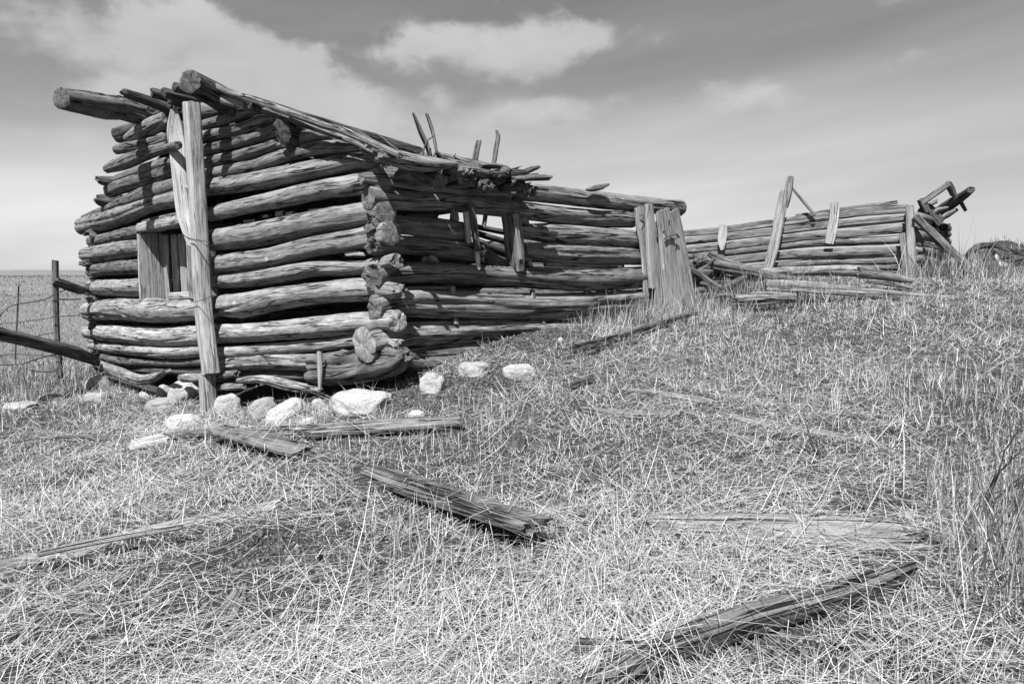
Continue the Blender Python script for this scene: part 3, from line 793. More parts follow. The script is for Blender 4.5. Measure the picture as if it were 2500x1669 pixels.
# twigs and sticks standing up out of the broken roof
def stick(crop, pts, off, tone, parent=cabin, nm='stick', plane=longw, **k):
    k.setdefault('na', 14); k.setdefault('cracks', 3); k.setdefault('rot', .02); k.setdefault('bumpy', .12)
    sweep(nm, plane(crop, pts, off), parent, tone=tone, up=tuple(plane is longw and NR or NG), step=.05, **k)
stick(c5, [(148, 68, 12), (175, 130, 24), (205, 200, 30), (240, 270, 30), (275, 370, 26)], -.5, 1.1)
stick(c5, [(160, 66, 8), (182, 110, 12), (200, 160, 14)], -.5, 1.0)
stick(c5, [(238, 72, 22), (262, 140, 24), (285, 220, 22), (310, 360, 20)], -.55, 1.1)
stick(c5, [(292, 218, 6), (255, 240, 9), (228, 290, 11), (220, 340, 14)], -.48, .5)
stick(c5, [(165, 308, 10), (190, 330, 18), (222, 345, 14)], -.45, .4)
stick(c5, [(268, 290, 14), (272, 345, 14)], -.45, .4)
stick(c5, [(300, 312, 18), (320, 340, 30), (345, 365, 14)], -.45, .4)
stick(c5, [(415, 318, 8), (402, 345, 10), (425, 370, 10), (452, 382, 10)], .1, .4)
stick(c5, [(108, 300, 4), (118, 330, 6)], -.3, .4)
stick(c5, [(128, 296, 4), (138, 325, 6)], -.3, .4)
stick(c2, [(1295, 548, 22), (1360, 582, 26), (1445, 628, 14)], .0, .4, plane=gable)
stick(c2, [(1472, 582, 10), (1530, 612, 16), (1580, 660, 18), (1645, 702, 14)], .0, .4, plane=gable)
stick(c5, [(575, 248, 34), (556, 330, 38), (538, 425, 40), (500, 620, 40)], -.8, .75, nm='inner_pole')
stick(c5, [(688, 180, 16), (698, 215, 30), (685, 300, 32), (670, 400, 32), (640, 600, 32), (608, 800, 30)], -1.3, .75, nm='inner_pole')

# ---- standing post, plank and wires on the gable
a = gable(c1, [(1152, 345, 128)], .24)[0]; m_ = gable(c3, [(1235, 500, 150)], .24)[0]; b = gable(c3, [(1300, 1112, 130)], .24)[0]
sweep('post', [(a[0], a[1] * .8, .15), (m_[0], m_[1] * .8, .15), (b[0], b[1] * .95, .15)], cabin, mat=M_BOARD, tone=.98, rect=True, up=tuple(NG), na=40, cracks=6, crack_depth=.09, knots=3, bumpy=.02, rot=.006, bend=.004)
a = gable(c3, [(1268, 1100, 150)], .235)[0]; b = gable(c3, [(1285, 1420, 140)], .25)[0]
sweep('post_foot', [(a[0], a[1] * .8, .13), (b[0], b[1] * .8, .13)], cabin, mat=M_BOARD, tone=.85, rect=True, up=tuple(NG), na=40, cracks=12, crack_depth=.2, bumpy=.05, rot=.02)
pk = gable(c1, [(1020, 395, 60), (1025, 560, 140), (1052, 800, 140), (1092, 1150, 140), (1120, 1300, 110), (1150, 1440, 60)], .13)
sweep('plank', [(p, w * .85, .035) for (p, w, h) in pk], cabin, mat=M_BOARD, tone=.95, rect=True, up=tuple((NG * .6 + NR * .8).normalized()), na=36, cracks=5, knots=2, bumpy=.03, rot=.012)
stub = gable(c1, [(880, 715, 80), (970, 690, 80), (1048, 670, 76)], .20)
sweep('log_stub', [(p, w * .8, h * .8) for (p, w, h) in stub], cabin, tone=.7, na=24, rot=.008)
def wire(nm, pts, parent, rad=.004):
    o = sweep(nm, [(p, rad * 2, rad * 2) for p in pts], parent, mat=M_WIRE, end=M_WIRE, na=6, step=.05, cracks=0, knots=0, bumpy=.0, rot=0, bend=.003)
    return o
for (crop, pts) in [(c1, [(1085, 1350), (1110, 1378), (1180, 1395), (1240, 1405), (1292, 1416)]), (c1, [(1195, 1400), (1235, 1412), (1270, 1448), (1290, 1415)]), (c1, [(1090, 1360), (1135, 1388), (1190, 1402)]),
                    (c3, [(1150, 555), (1230, 540), (1270, 525), (1318, 500)])]:
    wire('wire', [on_plane(*crop(x, y), C + NG * .345, NG) for (x, y) in pts], cabin)
# thin upright stick in the sill
sweep('strut', [(p, w, w) for (p, w, h) in gable(c4, [(876, 935, 34), (882, 1080, 32), (880, 1215, 22)], .2)], cabin, mat=M_BOARD, tone=.9, rect=True, up=tuple(NG), na=16, rot=.02, bumpy=.05)

# ---- boarded window in the gable
def quadboard(nm, A, B, w, t, wdir, parent, tone, mat=M_BOARD, **k):
    """board from A to B, w wide along wdir, t thick across"""
    T = (B - A).normalized()
    upn = T.cross(wdir).normalized()
    k.setdefault('na', 28); k.setdefault('rot', .006); k.setdefault('bumpy', .02); k.setdefault('cracks', 4); k.setdefault('knots', 2); k.setdefault('bend', .004)
    # sweep: width along T x up ; height along up-ish
    return sweep(nm, [(A, w, t), (B, w, t)], parent, mat=mat, tone=tone, rect=True, up=tuple(upn), **k)
wt, wb = gable(c3, [(800, 32, 1)], 0)[0][0], gable(c3, [(822, 545, 1)], 0)[0][0]
wt2, wb2 = gable(c3, [(1180, 10, 1)], 0)[0][0], gable(c3, [(1210, 535, 1)], 0)[0][0]
quadboard('window_jamb', wt + NG * -.06, wb + NG * -.06, .34, .035, R, cabin, .95)
quadboard('window_jamb', wt2 + NG * -.06, wb2 + NG * -.06, .34, .035, R, cabin, .8)
bt = wt + R * .20; bb = wb + R * .20
full = (wt2 - wt).length
gd = (wt2 - wt); gd.z = 0; gd.normalize()
x = .03
for i, (w, tone, dp) in enumerate([(.16, .8, .0), (.10, .75, -.02), (.20, .85, .02), (.07, .6, .05), (.2, .75, .01)]):
    A = bt + gd * (x + w / 2) + R * dp; B = bb + gd * (x + w / 2) + R * dp
    B = Vector((A.x, A.y, B.z + .03)); A = Vector((A.x, A.y, A.z - .02))
    quadboard('window_board', A, B, w - .008, .03, gd, cabin, tone)
    x += w + (.03 if i == 2 else .0)
s0 = gable(c3, [(1000, 510, 1)], .02)[0][0]; s1 = gable(c3, [(1190, 502, 1)], .02)[0][0]
quadboard('window_sill', s0, s1, .10, .09, R, cabin, .9)
h0 = bt + gd * -.02; h1 = bt + gd * (full + .02)

# ---- window opening in the long wall
def lw_board(nm, crop, pts, off, tone, thick=.05, mat=M_BOARD, **k):
    k.setdefault('na', 28)
    return sweep(nm, [(p, w * (1.75 if nm == 'door_jamb' else .95), thick) for (p, w, h) in longw(crop, pts, off)], cabin, mat=mat, tone=tone, rect=True, up=tuple(NR), rot=.012, bumpy=.03, **k)
lw_board('window_jamb', c5, [(485, 695, 44), (505, 890, 42)], .10, .9, .03)
lw_board('window_jamb', c5, [(525, 640, 42), (548, 800, 42), (562, 945, 34)], .12, .55, .05, mat=M_LOG)
lw_board('window_jamb', c5, [(556, 930, 34), (568, 1062, 24)], .10, 1.1, .03)
lw_board('window_jamb', c5, [(772, 715, 84), (800, 900, 84), (812, 1082, 80)], .05, .8, .16, mat=M_LOG)
lw_board('window_jamb', c5, [(798, 712, 40), (836, 1000, 30)], .14, .85, .03)
p0 = on_plane(*c5(560, 905), C - NR * .5, NR); p1 = on_plane(*c5(770, 1085), C - NR * .05, NR)
sweep('fallen_rafter', [(p0, .15, .15), (p1, .14, .14)], cabin, tone=1.1, na=30, cracks=8, rot=.02)
for (x0, y0, x1, y1, th, d, tone) in [(540, 785, 790, 835, 36, .7, .5), (545, 830, 800, 905, 40, 1.0, .7), (560, 900, 830, 985, 60, 1.4, .4), (600, 960, 820, 1030, 70, 1.8, .5), (580, 1010, 800, 1060, 60, 1.0, .4)]:
    p = longw(c5, [(x0, y0, th), (x1, y1, th)], -d)
    sweep('fallen_rafter', p, cabin, tone=tone, na=18, mat=M_ROT, rot=.03)
# slivers seen inside above the second log
for (x0, x1, y, th) in [(100, 300, 712, 34), (285, 300, 720, 40)]:
    sweep('chink_pole', longw(c5, [(x0, y, th), (x1, y + 4, th)], -.12), cabin, tone=.6, na=14)

# ---- door jamb boards at the broken end of the long wall
lw_board('door_jamb', c5, [(1604, 668, 78), (1612, 780, 76), (1628, 900, 56), (1645, 1000, 66), (1655, 1130, 70), (1668, 1250, 76), (1680, 1315, 60)], .12, 1.0, .03)
lw_board('door_jamb', c5, [(1655, 648, 46), (1662, 800, 50), (1668, 1000, 50), (1672, 1178, 30)], .17, 1.0, .05)
nl = on_plane(*c5(1600, 722), C + NR * .15, NR)
wire('nail', [nl, on_plane(*c5(1630, 722), C + NR * .16, NR), on_plane(*c5(1612, 765), C + NR * .16, NR)], cabin, .005)

# ================================================================== loose plank door
db = on_plane(*c5(1850, 1330), C + NR * .25, NR)
door = empty('plank_door', Vector((db.x, db.y, tz(db.x, db.y))))
tag(door, 'pale weathered plank door leaning at the open end of the log wall', 'door')
def dplank(pts, off, tone, thick=.03):
    return sweep('plank', [(p, w * 1.9, thick) for (p, w, h) in longw(c5, pts, off)], door, mat=M_BOARD, tone=tone, rect=True, up=tuple(NR), na=32, rot=.012, bumpy=.02, cracks=7, knots=2, bend=.005)
dplank([(1698, 762, 26), (1706, 900, 40), (1722, 1120, 56), (1738, 1338, 62)], .20, 1.0)
dplank([(1742, 680, 84), (1768, 850, 96), (1790, 1050, 108), (1822, 1350, 118)], .24, 1.0)
dplank([(1815, 690, 54), (1846, 850, 62), (1878, 1050, 74), (1920, 1320, 88)], .22, .97)
hp = [(1758, 872), (1785, 852), (1812, 846), (1832, 838), (1838, 850), (1852, 862)]
hg = sweep('hinge', [(on_plane(*c5(x, y), C + NR * .275, NR), .022, .012) for (x, y) in hp], door, mat=M_WIRE, end=M_WIRE, na=10, step=.02, cracks=0, knots=0)
hg2 = sweep('hinge', [(on_plane(*c5(x, y), C + NR * .275, NR), .014, .01) for (x, y) in [(1790, 855), (1818, 866), (1850, 858)]], door, mat=M_WIRE, end=M_WIRE, na=10, step=.02, cracks=0, knots=0)
for (x, y) in [(1750, 828), (1708, 798), (1784, 760)]:
    p = on_plane(*c5(x, y), C + NR * .255, NR)
    sweep('knot', [(p, .03, .035), (p + NR * .012, .025, .03)], door, mat=M_WIRE, end=M_WIRE, na=12, step=.01, cracks=0, knots=0)

# ================================================================== FAR SHED WALL
shed = empty('log_shed', Vector((FP.x, FP.y, tz(FP.x, FP.y))))
tag(shed, 'long low wall of a collapsed log shed behind the plank door', 'shed')
def flog(pts, tone, off=0, **k):
    k.setdefault('na', 32)
    sweep('log', shedw(c6, pts, off, wscale=.8), shed, tone=tone, cracks=14, crack_depth=.2, rot=.03, bumpy=.08, step=.08, rect=True, sq=3.4, **k)
flog([(100, 503, 44), (400, 480, 46), (700, 440, 52), (1000, 402, 54), (1300, 360, 58), (1610, 335, 56)], 1.0)
flog([(900, 380, 18), (1200, 340, 26), (1540, 300, 22)], .9, .02)
flog([(100, 552, 42), (400, 528, 44), (700, 496, 44), (1000, 458, 46), (1300, 432, 46), (1610, 402, 42)], .9)
flog([(100, 602, 42), (400, 580, 46), (700, 546, 48), (1000, 512, 50), (1300, 490, 54), (1605, 462, 60)], 1.0)
flog([(100, 650, 44), (400, 628, 46), (700, 598, 48), (1000, 566, 50), (1300, 552, 54), (1590, 535, 54)], .95)
flog([(100, 697, 42), (400, 680, 46), (700, 652, 54), (1000, 628, 60), (1300, 615, 64), (1580, 603, 66)], .8)
flog([(100, 740, 42), (400, 726, 40), (700, 706, 42), (1000, 684, 46), (1300, 672, 46), (1580, 665, 46)], 1.0)
flog([(100, 785, 42), (500, 765, 44), (900, 730, 46), (1300, 718, 46), (1580, 712, 50)], .85)
flog([(500, 810, 40), (900, 780, 46), (1300, 765, 46), (1580, 760, 50)], .7)
def sboard(nm, pts, off, tone, thick=.04, crop=c6, parent=shed, **k):
    return sweep(nm, [(p, w * 1.08, thick) for (p, w, h) in shedw(crop, pts, off)], parent, mat=M_BOARD, tone=tone, rect=True, up=tuple(NG), na=24, rot=.012, bumpy=.03, cracks=4, knots=2, **k)
sboard('corner_post', [(1628, 318, 38), (1632, 500, 42), (1642, 800, 36)], .16, .8, .10)
sboard('corner_post', [(1572, 494, 46), (1590, 640, 44), (1606, 790, 50)], .15, .75, .06)
sboard('board', [(432, 440, 50), (428, 500, 56), (424, 560, 50), (428, 604, 20)], .14, 1.15, .025)
sboard('board', [(1144, 298, 52), (1138, 400, 54), (1122, 490, 60), (1108, 560, 50)], .14, 1.15, .025)
# return wall at the corner
for k in range(7):
    q = on_plane(*c6(1640, 400 + k * 52), FP, NG)
    sweep('log', [(q + G * .1, .16, .16), (q - G * .05 + R * .0, .17, .17), (q + R * 2.2 + Vector((0, 0, -.05)), .16, .16)], shed, tone=.8, na=24, step=.12)
st = [(1662, 560, 40), (1664, 605, 44), (1668, 650, 44)]
for (x, y, th) in st:
    p = shedw(c6, [(x - 20, y, th), (x + 35, y + 2, th)], .02)
    sweep('log', p, shed, tone=.9, na=24, rot=.03)

# propped post against the shed wall
lp = empty('leaning_post', on_plane(*c6(715, 725), FP + NG * .2, NG))
tag(lp, 'tall pale post with thin brace leaning against the shed wall', 'post')
sboard('post', [(858, 130, 30), (838, 230, 46), (812, 330, 44)], .17, .75, .07, parent=lp)
sboard('post', [(826, 220, 40), (802, 370, 56), (765, 560, 60), (718, 735, 56)], .27, .95, .08, parent=lp)
sweep('brace', shedw(c6, [(864, 200, 16), (940, 290, 18), (1018, 380, 18)], .12), lp, tone=.8, na=14, rot=.01)

# ================================================================== loose timbers
def loose(name, label, cat, pts, tone=1.0, **k):
    o = sweep(name, pts, None, tone=tone, **k)
    return tag(o, label, cat)
def g_pts(crop, pts, lift, flat=1.0):
    """pixels of a timber's centre line, lying at height lift over the terrain"""
    o = []
    for p in pts:
        x, y, t = p[:3]
        l = p[3] if len(p) > 3 else lift
        q = on_ground(*crop(x, y), l)
        w = t / SC[crop] * depth_of(q) / FPX
        o.append((q, w, w * flat))
    return o
def at_depth(crop, x, y, Y):
    d = ray(*crop(x, y))
    return Vector((0, 0, EYE)) + d * (Y / d.y)
def d_pts(crop, pts, flat=1.0):
    o = []
    for (x, y, t, Y) in pts:
        q = at_depth(crop, x, y, Y)
        w = t / SC[crop] * depth_of(q) / FPX
        o.append((q, w, w * flat))
    return o
# heap at the shed's far corner
loose('fallen_beam', 'long grey beam slanting from the shed corner down to the grass', 'beam', d_pts(c6, [(1655, 385, 44, 10.3), (1860, 580, 44, 10.2), (2085, 795, 40, 9.9)]), .8, rect=True, sq=5, na=28, mat=M_ROT, bumpy=.04)
loose('fallen_beam', 'thick dark broken log end sticking up highest at the far right', 'log', d_pts(c6, [(1740, 410, 70, 11.6), (1880, 310, 72, 11.0), (1960, 255, 56, 10.7), (2012, 214, 44, 10.5)]), .5, mat=M_ROT, na=28, rot=.03)
fr = empty('frame_timber', at_depth(c6, 1700, 310, 10.9))
tag(fr, 'squared frame timber with crosspiece tilted above the shed corner', 'timber')
sweep('rail', d_pts(c6, [(1690, 310, 36, 10.9), (1780, 245, 36, 10.8), (1872, 182, 34, 10.7)]), fr, tone=1.0, rect=True, sq=5, na=24, rot=.01)
sweep('crosspiece', d_pts(c6, [(1862, 172, 34, 10.7), (1886, 212, 34, 10.75), (1902, 248, 30, 10.8)]), fr, tone=.6, rect=True, sq=5, na=24, rot=.01, up=(0, 1, 0))
sweep('crosspiece', d_pts(c6, [(1688, 278, 40, 10.9), (1706, 320, 40, 10.9), (1726, 362, 36, 10.9)]), fr, tone=.5, rect=True, sq=5, na=24, rot=.01, up=(0, 1, 0))
loose('broken_block', 'broad dark timber block wedged below the tilted frame timber', 'timber', d_pts(c6, [(1698, 330, 70, 11.0), (1740, 375, 80, 11.0), (1800, 440, 70, 11.0)]), .45, rect=True, sq=5, na=28, mat=M_ROT, up=(0, 1, 0))
loose('broken_stick', 'short stub hanging off the thick dark log at far right', 'stick', d_pts(c6, [(1938, 282, 24, 10.75), (1955, 315, 24, 10.75), (1976, 352, 20, 10.75)]), .4, na=14, mat=M_ROT, up=(0, 1, 0))
loose('broken_stick', 'grey splintered stick under the thick dark log at far right', 'stick', d_pts(c6, [(1770, 425, 30, 11.0), (1860, 375, 34, 10.9), (1925, 340, 20, 10.8)]), .9, na=18, mat=M_ROT, rot=.05)
loose('broken_stick', 'small light split piece inside the heap of timbers at shed corner', 'stick', d_pts(c6, [(1755, 375, 34, 10.95), (1800, 345, 36, 10.9), (1855, 330, 24, 10.9)]), .8, na=18, mat=M_ROT, rot=.04)
loose('broken_stick', 'short pale chunk between the tilted frame timber and dark log', 'stick', d_pts(c6, [(1735, 320, 20, 11.1), (1770, 300, 26, 11.1), (1800, 285, 26, 11.1)]), .9, na=18, mat=M_ROT, rot=.02)
for i, (y, th) in enumerate([(452, 40), (480, 34), (512, 40), (548, 40)]):
    loose('stacked_log', ['dark log end topmost of the stack behind the slanting beam', 'dark log end second from top behind the slanting beam', 'dark log end third from top behind the slanting beam',
                          'dark log end lowest of the stack behind the slanting beam'][i], 'log', d_pts(c6, [(1720, y + 6, th, 11.6), (1800, y, th, 11.4), (1868 - 6 * (i % 2), y - 2, th, 11.3)]), .4, mat=M_ROT, na=24, rot=.03)
# fallen logs between door and shed
loose('fallen_log', 'dark rough log sloping down from the pile beside the plank door', 'log', d_pts(c6, [(330, 665, 104, 9.8), (480, 705, 88, 9.6), (700, 755, 56, 9.5), (920, 800, 40, 9.3)]), .8, mat=M_ROT, na=36, rot=.03, cracks=12)
loose('fallen_log', 'short dark log butt on top of the pile beside the plank door', 'log', d_pts(c6, [(272, 680, 72, 9.7), (320, 670, 76, 10.2), (420, 660, 60, 10.8)]), .7, mat=M_ROT, na=30, rot=.03)
loose('fallen_log', 'split grey log low in the pile right beside the plank door', 'log', d_pts(c6, [(205, 775, 76, 9.3), (270, 755, 80, 9.4), (350, 735, 70, 9.8)]), .95, mat=M_ROT, na=30, rot=.05, cracks=12)
loose('fallen_log', 'buried dark log at the bottom of the pile by the plank door', 'log', d_pts(c6, [(200, 815, 60, 9.4), (420, 825, 66, 9.4), (660, 830, 60, 9.4)]), .4, mat=M_ROT, na=30, rot=.05)
loose('fallen_log', 'light topped log lying along the foot of the shed wall', 'log', d_pts(c6, [(560, 760, 50, 10.2), (740, 742, 58, 9.9), (1000, 735, 62, 9.6), (1180, 732, 72, 9.5), (1310, 735, 74, 9.4)]), 1.15, mat=M_ROT, na=40, rot=.03, cracks=10)
loose('fallen_log', 'split log trailing off toward the shed corner post in grass', 'log', d_pts(c6, [(1290, 745, 70, 9.35), (1420, 760, 60, 9.3), (1560, 785, 44, 9.2), (1640, 800, 24, 9.1)]), 1.0, mat=M_ROT, na=36, rot=.06, cracks=14)
loose('fallen_beam', 'long square ended beam lying in front of the shed wall', 'beam', d_pts(c6, [(700, 832, 72, 8.7), (900, 840, 74, 8.6), (1100, 858, 70, 8.5), (1400, 882, 56, 8.4), (1700, 905, 46, 8.3), (1925, 912, 34, 8.25)]), 1.05, rect=True, sq=6, na=40, cracks=12, mat=M_LOG)
loose('rotten_log', 'rotten hollow log end with knobs in front of the square beam', 'log', d_pts(c6, [(500, 915, 60, 8.2), (620, 905, 84, 8.2), (760, 900, 70, 8.2), (900, 905, 50, 8.2)]), .95, mat=M_ROT, na=40, rot=.06, bumpy=.18, cracks=14, knots=10)
loose('long_pole', 'long dark squared pole lying in grass from door foot to rotten log', 'pole', g_pts(c8, [(1290, 398, 34), (1500, 338, 36), (1750, 265, 34), (1950, 205, 30), (2091, 170, 26)], .07), .6, mat=M_ROT, rect=True, sq=5, na=28)
loose('long_pole', 'thin broken pole lying just below the long pole near door', 'pole', g_pts(c8, [(1385, 430, 26), (1560, 375, 30), (1740, 340, 28)], .03), .6, mat=M_ROT, na=20)
for i, (pts, tone, lab) in enumerate([
        ([(240, 700, 46, 10.3), (420, 742, 44, 10.0), (600, 800, 40, 9.6)], .5, 'dark pole inside the log pile, under the sloping rough log'),
        ([(300, 800, 44, 9.7), (430, 760, 46, 9.9), (520, 700, 36, 10.4)], .45, 'dark crossing pole in the log pile, tilted up to the right'),
        ([(230, 860, 40, 9.2), (360, 845, 44, 9.3), (520, 850, 36, 9.3)], .6, 'short dark log lying before the log pile beside the door'),
        ([(480, 770, 40, 10.2), (620, 790, 42, 9.9), (760, 815, 36, 9.6)], .4, 'dark buried pole right of the log pile below shed wall'),
        ([(250, 645, 30, 10.6), (380, 690, 34, 10.2), (520, 735, 28, 9.9)], .55, 'topmost thin grey pole across the log pile beside the door'),
        ([(225, 720, 34, 9.2), (330, 790, 36, 9.2), (430, 850, 30, 9.1)], .7, 'grey pole falling from the door side across the pile front'),
        ([(420, 860, 40, 9.0), (520, 800, 40, 9.3), (640, 745, 32, 9.8)], .5, 'dark pole rising rightward at the front of the log pile'),
        ([(560, 870, 30, 8.9), (660, 850, 34, 8.9), (720, 790, 28, 9.2)], .45, 'short dark stub propped against the square ended beam'),
        ([(330, 905, 26, 8.6), (450, 890, 30, 8.6), (560, 905, 24, 8.5)], .6, 'half sunk dark pole in the grass before the log pile'),
        ([(600, 720, 28, 10.2), (720, 775, 30, 9.8), (850, 800, 24, 9.5)], .8, 'grey split pole leaning on the log at the shed foot'),
        ([(1350, 800, 26, 9.2), (1480, 815, 26, 9.1), (1640, 840, 20, 9.0)], .8, 'thin grey board in the grass below the split trailing log'),
        ([(260, 735, 20, 9.4), (330, 700, 20, 9.5), (380, 640, 14, 9.7)], .5, 'splintered dark stake sticking out of the log pile by door')]):
    loose('fallen_pole', lab, 'pole', d_pts(c6, pts), tone, mat=M_ROT, na=24, rot=.05, bumpy=.1)
# debris on the earth heap
for i, (pts, tone, lab) in enumerate([
        ([(2180, 690, 30, 11.1), (2300, 665, 30, 11.1), (2440, 640, 30, 11.1)], .45, 'upper dark pole on the earth heap at the right edge'),
        ([(2230, 760, 26, 10.8), (2330, 752, 28, 10.8), (2440, 760, 26, 10.8)], .4, 'lowest dark pole before the earth heap at right edge'),
        ([(2270, 600, 24, 11.6), (2340, 630, 26, 11.4), (2430, 670, 24, 11.2)], .5, 'short pole sloping down the face of the earth heap'),
        ([(1985, 640, 34, 12.2), (2080, 575, 44, 12.4), (2200, 590, 40, 12.6), (2320, 640, 34, 12.4)], .35, 'dark sod covered log along the crest of the earth heap'),
        ([(1960, 690, 30, 11.7), (2060, 650, 36, 11.8), (2200, 645, 36, 11.8), (2330, 600, 30, 11.9)], .4, 'dark tumbled log across the middle of the earth heap'),
        ([(2140, 600, 26, 11.9), (2230, 635, 32, 11.8), (2360, 700, 26, 11.6)], .5, 'grey tumbled pole slanting over the middle of the heap'),
        ([(2100, 700, 24, 11.2), (2150, 690, 30, 11.2), (2240, 715, 20, 11.1)], .35, 'broken dark stub left of the white forked board')]):
    loose('fallen_pole', lab, 'pole', d_pts(c6, pts), tone, mat=M_ROT, na=24, rot=.05, bumpy=.1)
loose('fallen_log', 'dark log half buried across the earth heap at right edge', 'log', d_pts(c6, [(2060, 722, 40, 11.4), (2200, 712, 40, 11.3), (2420, 655, 44, 11.2)]), .5, mat=M_ROT, na=24, rot=.04)
loose('fallen_log', 'lower dark log at the foot of the earth heap', 'log', d_pts(c6, [(2080, 745, 30, 11.0), (2250, 740, 34, 11.0), (2420, 735, 34, 11.0)]), .5, mat=M_ROT, na=24, rot=.04)
loose('white_board', 'small white forked board lying on the earth heap', 'board', [(p, w, .02) for (p, w, h) in d_pts(c6, [(2170, 628, 14, 11.0), (2185, 665, 26, 10.95), (2205, 695, 40, 10.9), (2250, 690, 16, 10.9)])], 1.2, mat=M_BOARD, rect=True, na=20, up=(0, -1, 0))

# foreground timbers
def ground_board(label, crop, pts, lift, thick, tone, roll=None, name='fallen_plank', cat='plank', w_scale=1.0, **k):
    o = []
    for p in pts:
        x, y, t = p[:3]
        l = p[3] if len(p) > 3 else lift
        q = on_ground(*crop(x, y), l)
        w = t / SC[crop] * depth_of(q) / FPX * w_scale
        o.append((q, w, thick))
    k.setdefault('na', 36); k.setdefault('sq', 6); k.setdefault('bumpy', .09); k.setdefault('rot', .06); k.setdefault('cracks', 12); k.setdefault('knots', 2)
    return loose(name, label, cat, o, tone, rect=True, up=roll or (0, 0, 1), mat=k.pop('mat', M_ROT), **k)
ground_board('thick dark plank with raised end lying alone in mid foreground grass', cf, [(845, 1076, 40, .02), (930, 1105, 60, .05), (1080, 1152, 66, .10), (1232, 1198, 62, .15)], .1, .05, .62, roll=(0.12, -.55, .8), step=.04)
ground_board('curved dark beam lying across the lower right foreground', cf, [(1320, 1600, 60), (1420, 1548, 66), (1520, 1496, 66), (1700, 1430, 56), (1850, 1388, 52), (2000, 1345, 40), (2080, 1318, 20)], .06, .11, .6, roll=(-.1, -.45, .9), step=.04, name='fallen_beam', cat='beam', sq=3, bumpy=.08, cracks=6)
ground_board('wide grey board lying level in the right foreground straw', cf, [(1500, 1205, 60), (1700, 1212, 90), (1900, 1222, 110), (2110, 1235, 100)], .02, .04, .95, roll=(0, -.35, .93), mat=M_LOG, step=.06)
ground_board('half buried pale plank at the left edge of foreground', cf, [(-40, 1325, 80), (150, 1278, 84), (330, 1232, 70), (480, 1195, 46), (640, 1158, 34)], .0, .04, .95, roll=(-.1, -.4, .9), mat=M_LOG, step=.06)
ground_board('pale thin split rail beside the half buried plank at left', cf, [(90, 1275, 14), (260, 1240, 16), (420, 1210, 12)], .09, .02, 1.1, mat=M_LOG, na=18)
ground_board('grey plank lying below the big white stone', cf, [(560, 992, 26), (700, 988, 34), (860, 978, 36), (1060, 968, 22)], .06, .06, .9, roll=(0, -.5, .85), mat=M_LOG)
ground_board('short plank crossing over the rail in front of the gable', cf, [(505, 985, 44, .10), (590, 1008, 46, .09), (695, 1036, 46, .05)], .08, .045, .72, roll=(.15, -.5, .85), mat=M_LOG)
ground_board('thin dark rail lying in grass behind the white block', cf, [(375, 1000, 28), (450, 994, 28), (520, 990, 26)], .05, .06, .7)
ground_board('long dark rotten strip lying in grass left of the white block', cf, [(130, 1006, 14), (240, 1004, 18), (330, 1008, 14)], .03, .04, .55)
ground_board('grey board edge showing through straw right of centre', cf, [(1425, 895, 20), (1520, 908, 36), (1640, 930, 34)], .0, .04, 1.0, mat=M_LOG)
ground_board('short pointed board showing through straw at centre right', cf, [(1340, 938, 18), (1390, 945, 36), (1470, 952, 40), (1560, 950, 20)], .015, .04, .85, mat=M_LOG)
ground_board('long grey board under straw in the right middle ground', cf, [(1640, 950, 24), (1760, 970, 44), (1880, 990, 54), (2010, 1005, 26)], .005, .04, .9, mat=M_LOG)
ground_board('short grey board end lying near the lower right corner', cf, [(1960, 1590, 90), (1985, 1530, 84), (2020, 1478, 66)], .015, .04, .8, mat=M_LOG, roll=(-.3, -.2, .93))
ground_board('buried grey plank end below the bare soil hole', cf, [(525, 1440, 46), (545, 1385, 50), (560, 1350, 30)], .0, .05, .7, mat=M_LOG, roll=(-.2, -.2, .95))
ground_board('short grey beam end under the curved dark beam', cf, [(1330, 1490, 30), (1420, 1492, 34), (1500, 1505, 30)], .04, .06, .7)
ground_board('dark splinter of wood in grass near middle right', c8, [(1290, 625, 20), (1370, 595, 28), (1430, 572, 16)], .05, .04, .6)
loose('stump', 'small dark wooden stump standing in straw above the thick plank', 'stump', [(on_ground(*cf(1178, 1030)) - Vector((0, 0, .02)), .10, .08), (on_ground(*cf(1178, 1030)) + Vector((.03, 0, .07)), .07, .05)], .55, mat=M_ROT, rect=True, sq=4, na=20, up=(0, -1, 0), rot=.03)
o = ground_board('short white squared block lying in grass below the stones', c7, [(905, 1395, 66), (1020, 1362, 84), (1135, 1340, 80)], .06, .13, 1.25, name='white_block', cat='block', mat=M_BOARD, rot=.04, cracks=6, sq=3.2, bumpy=.12)

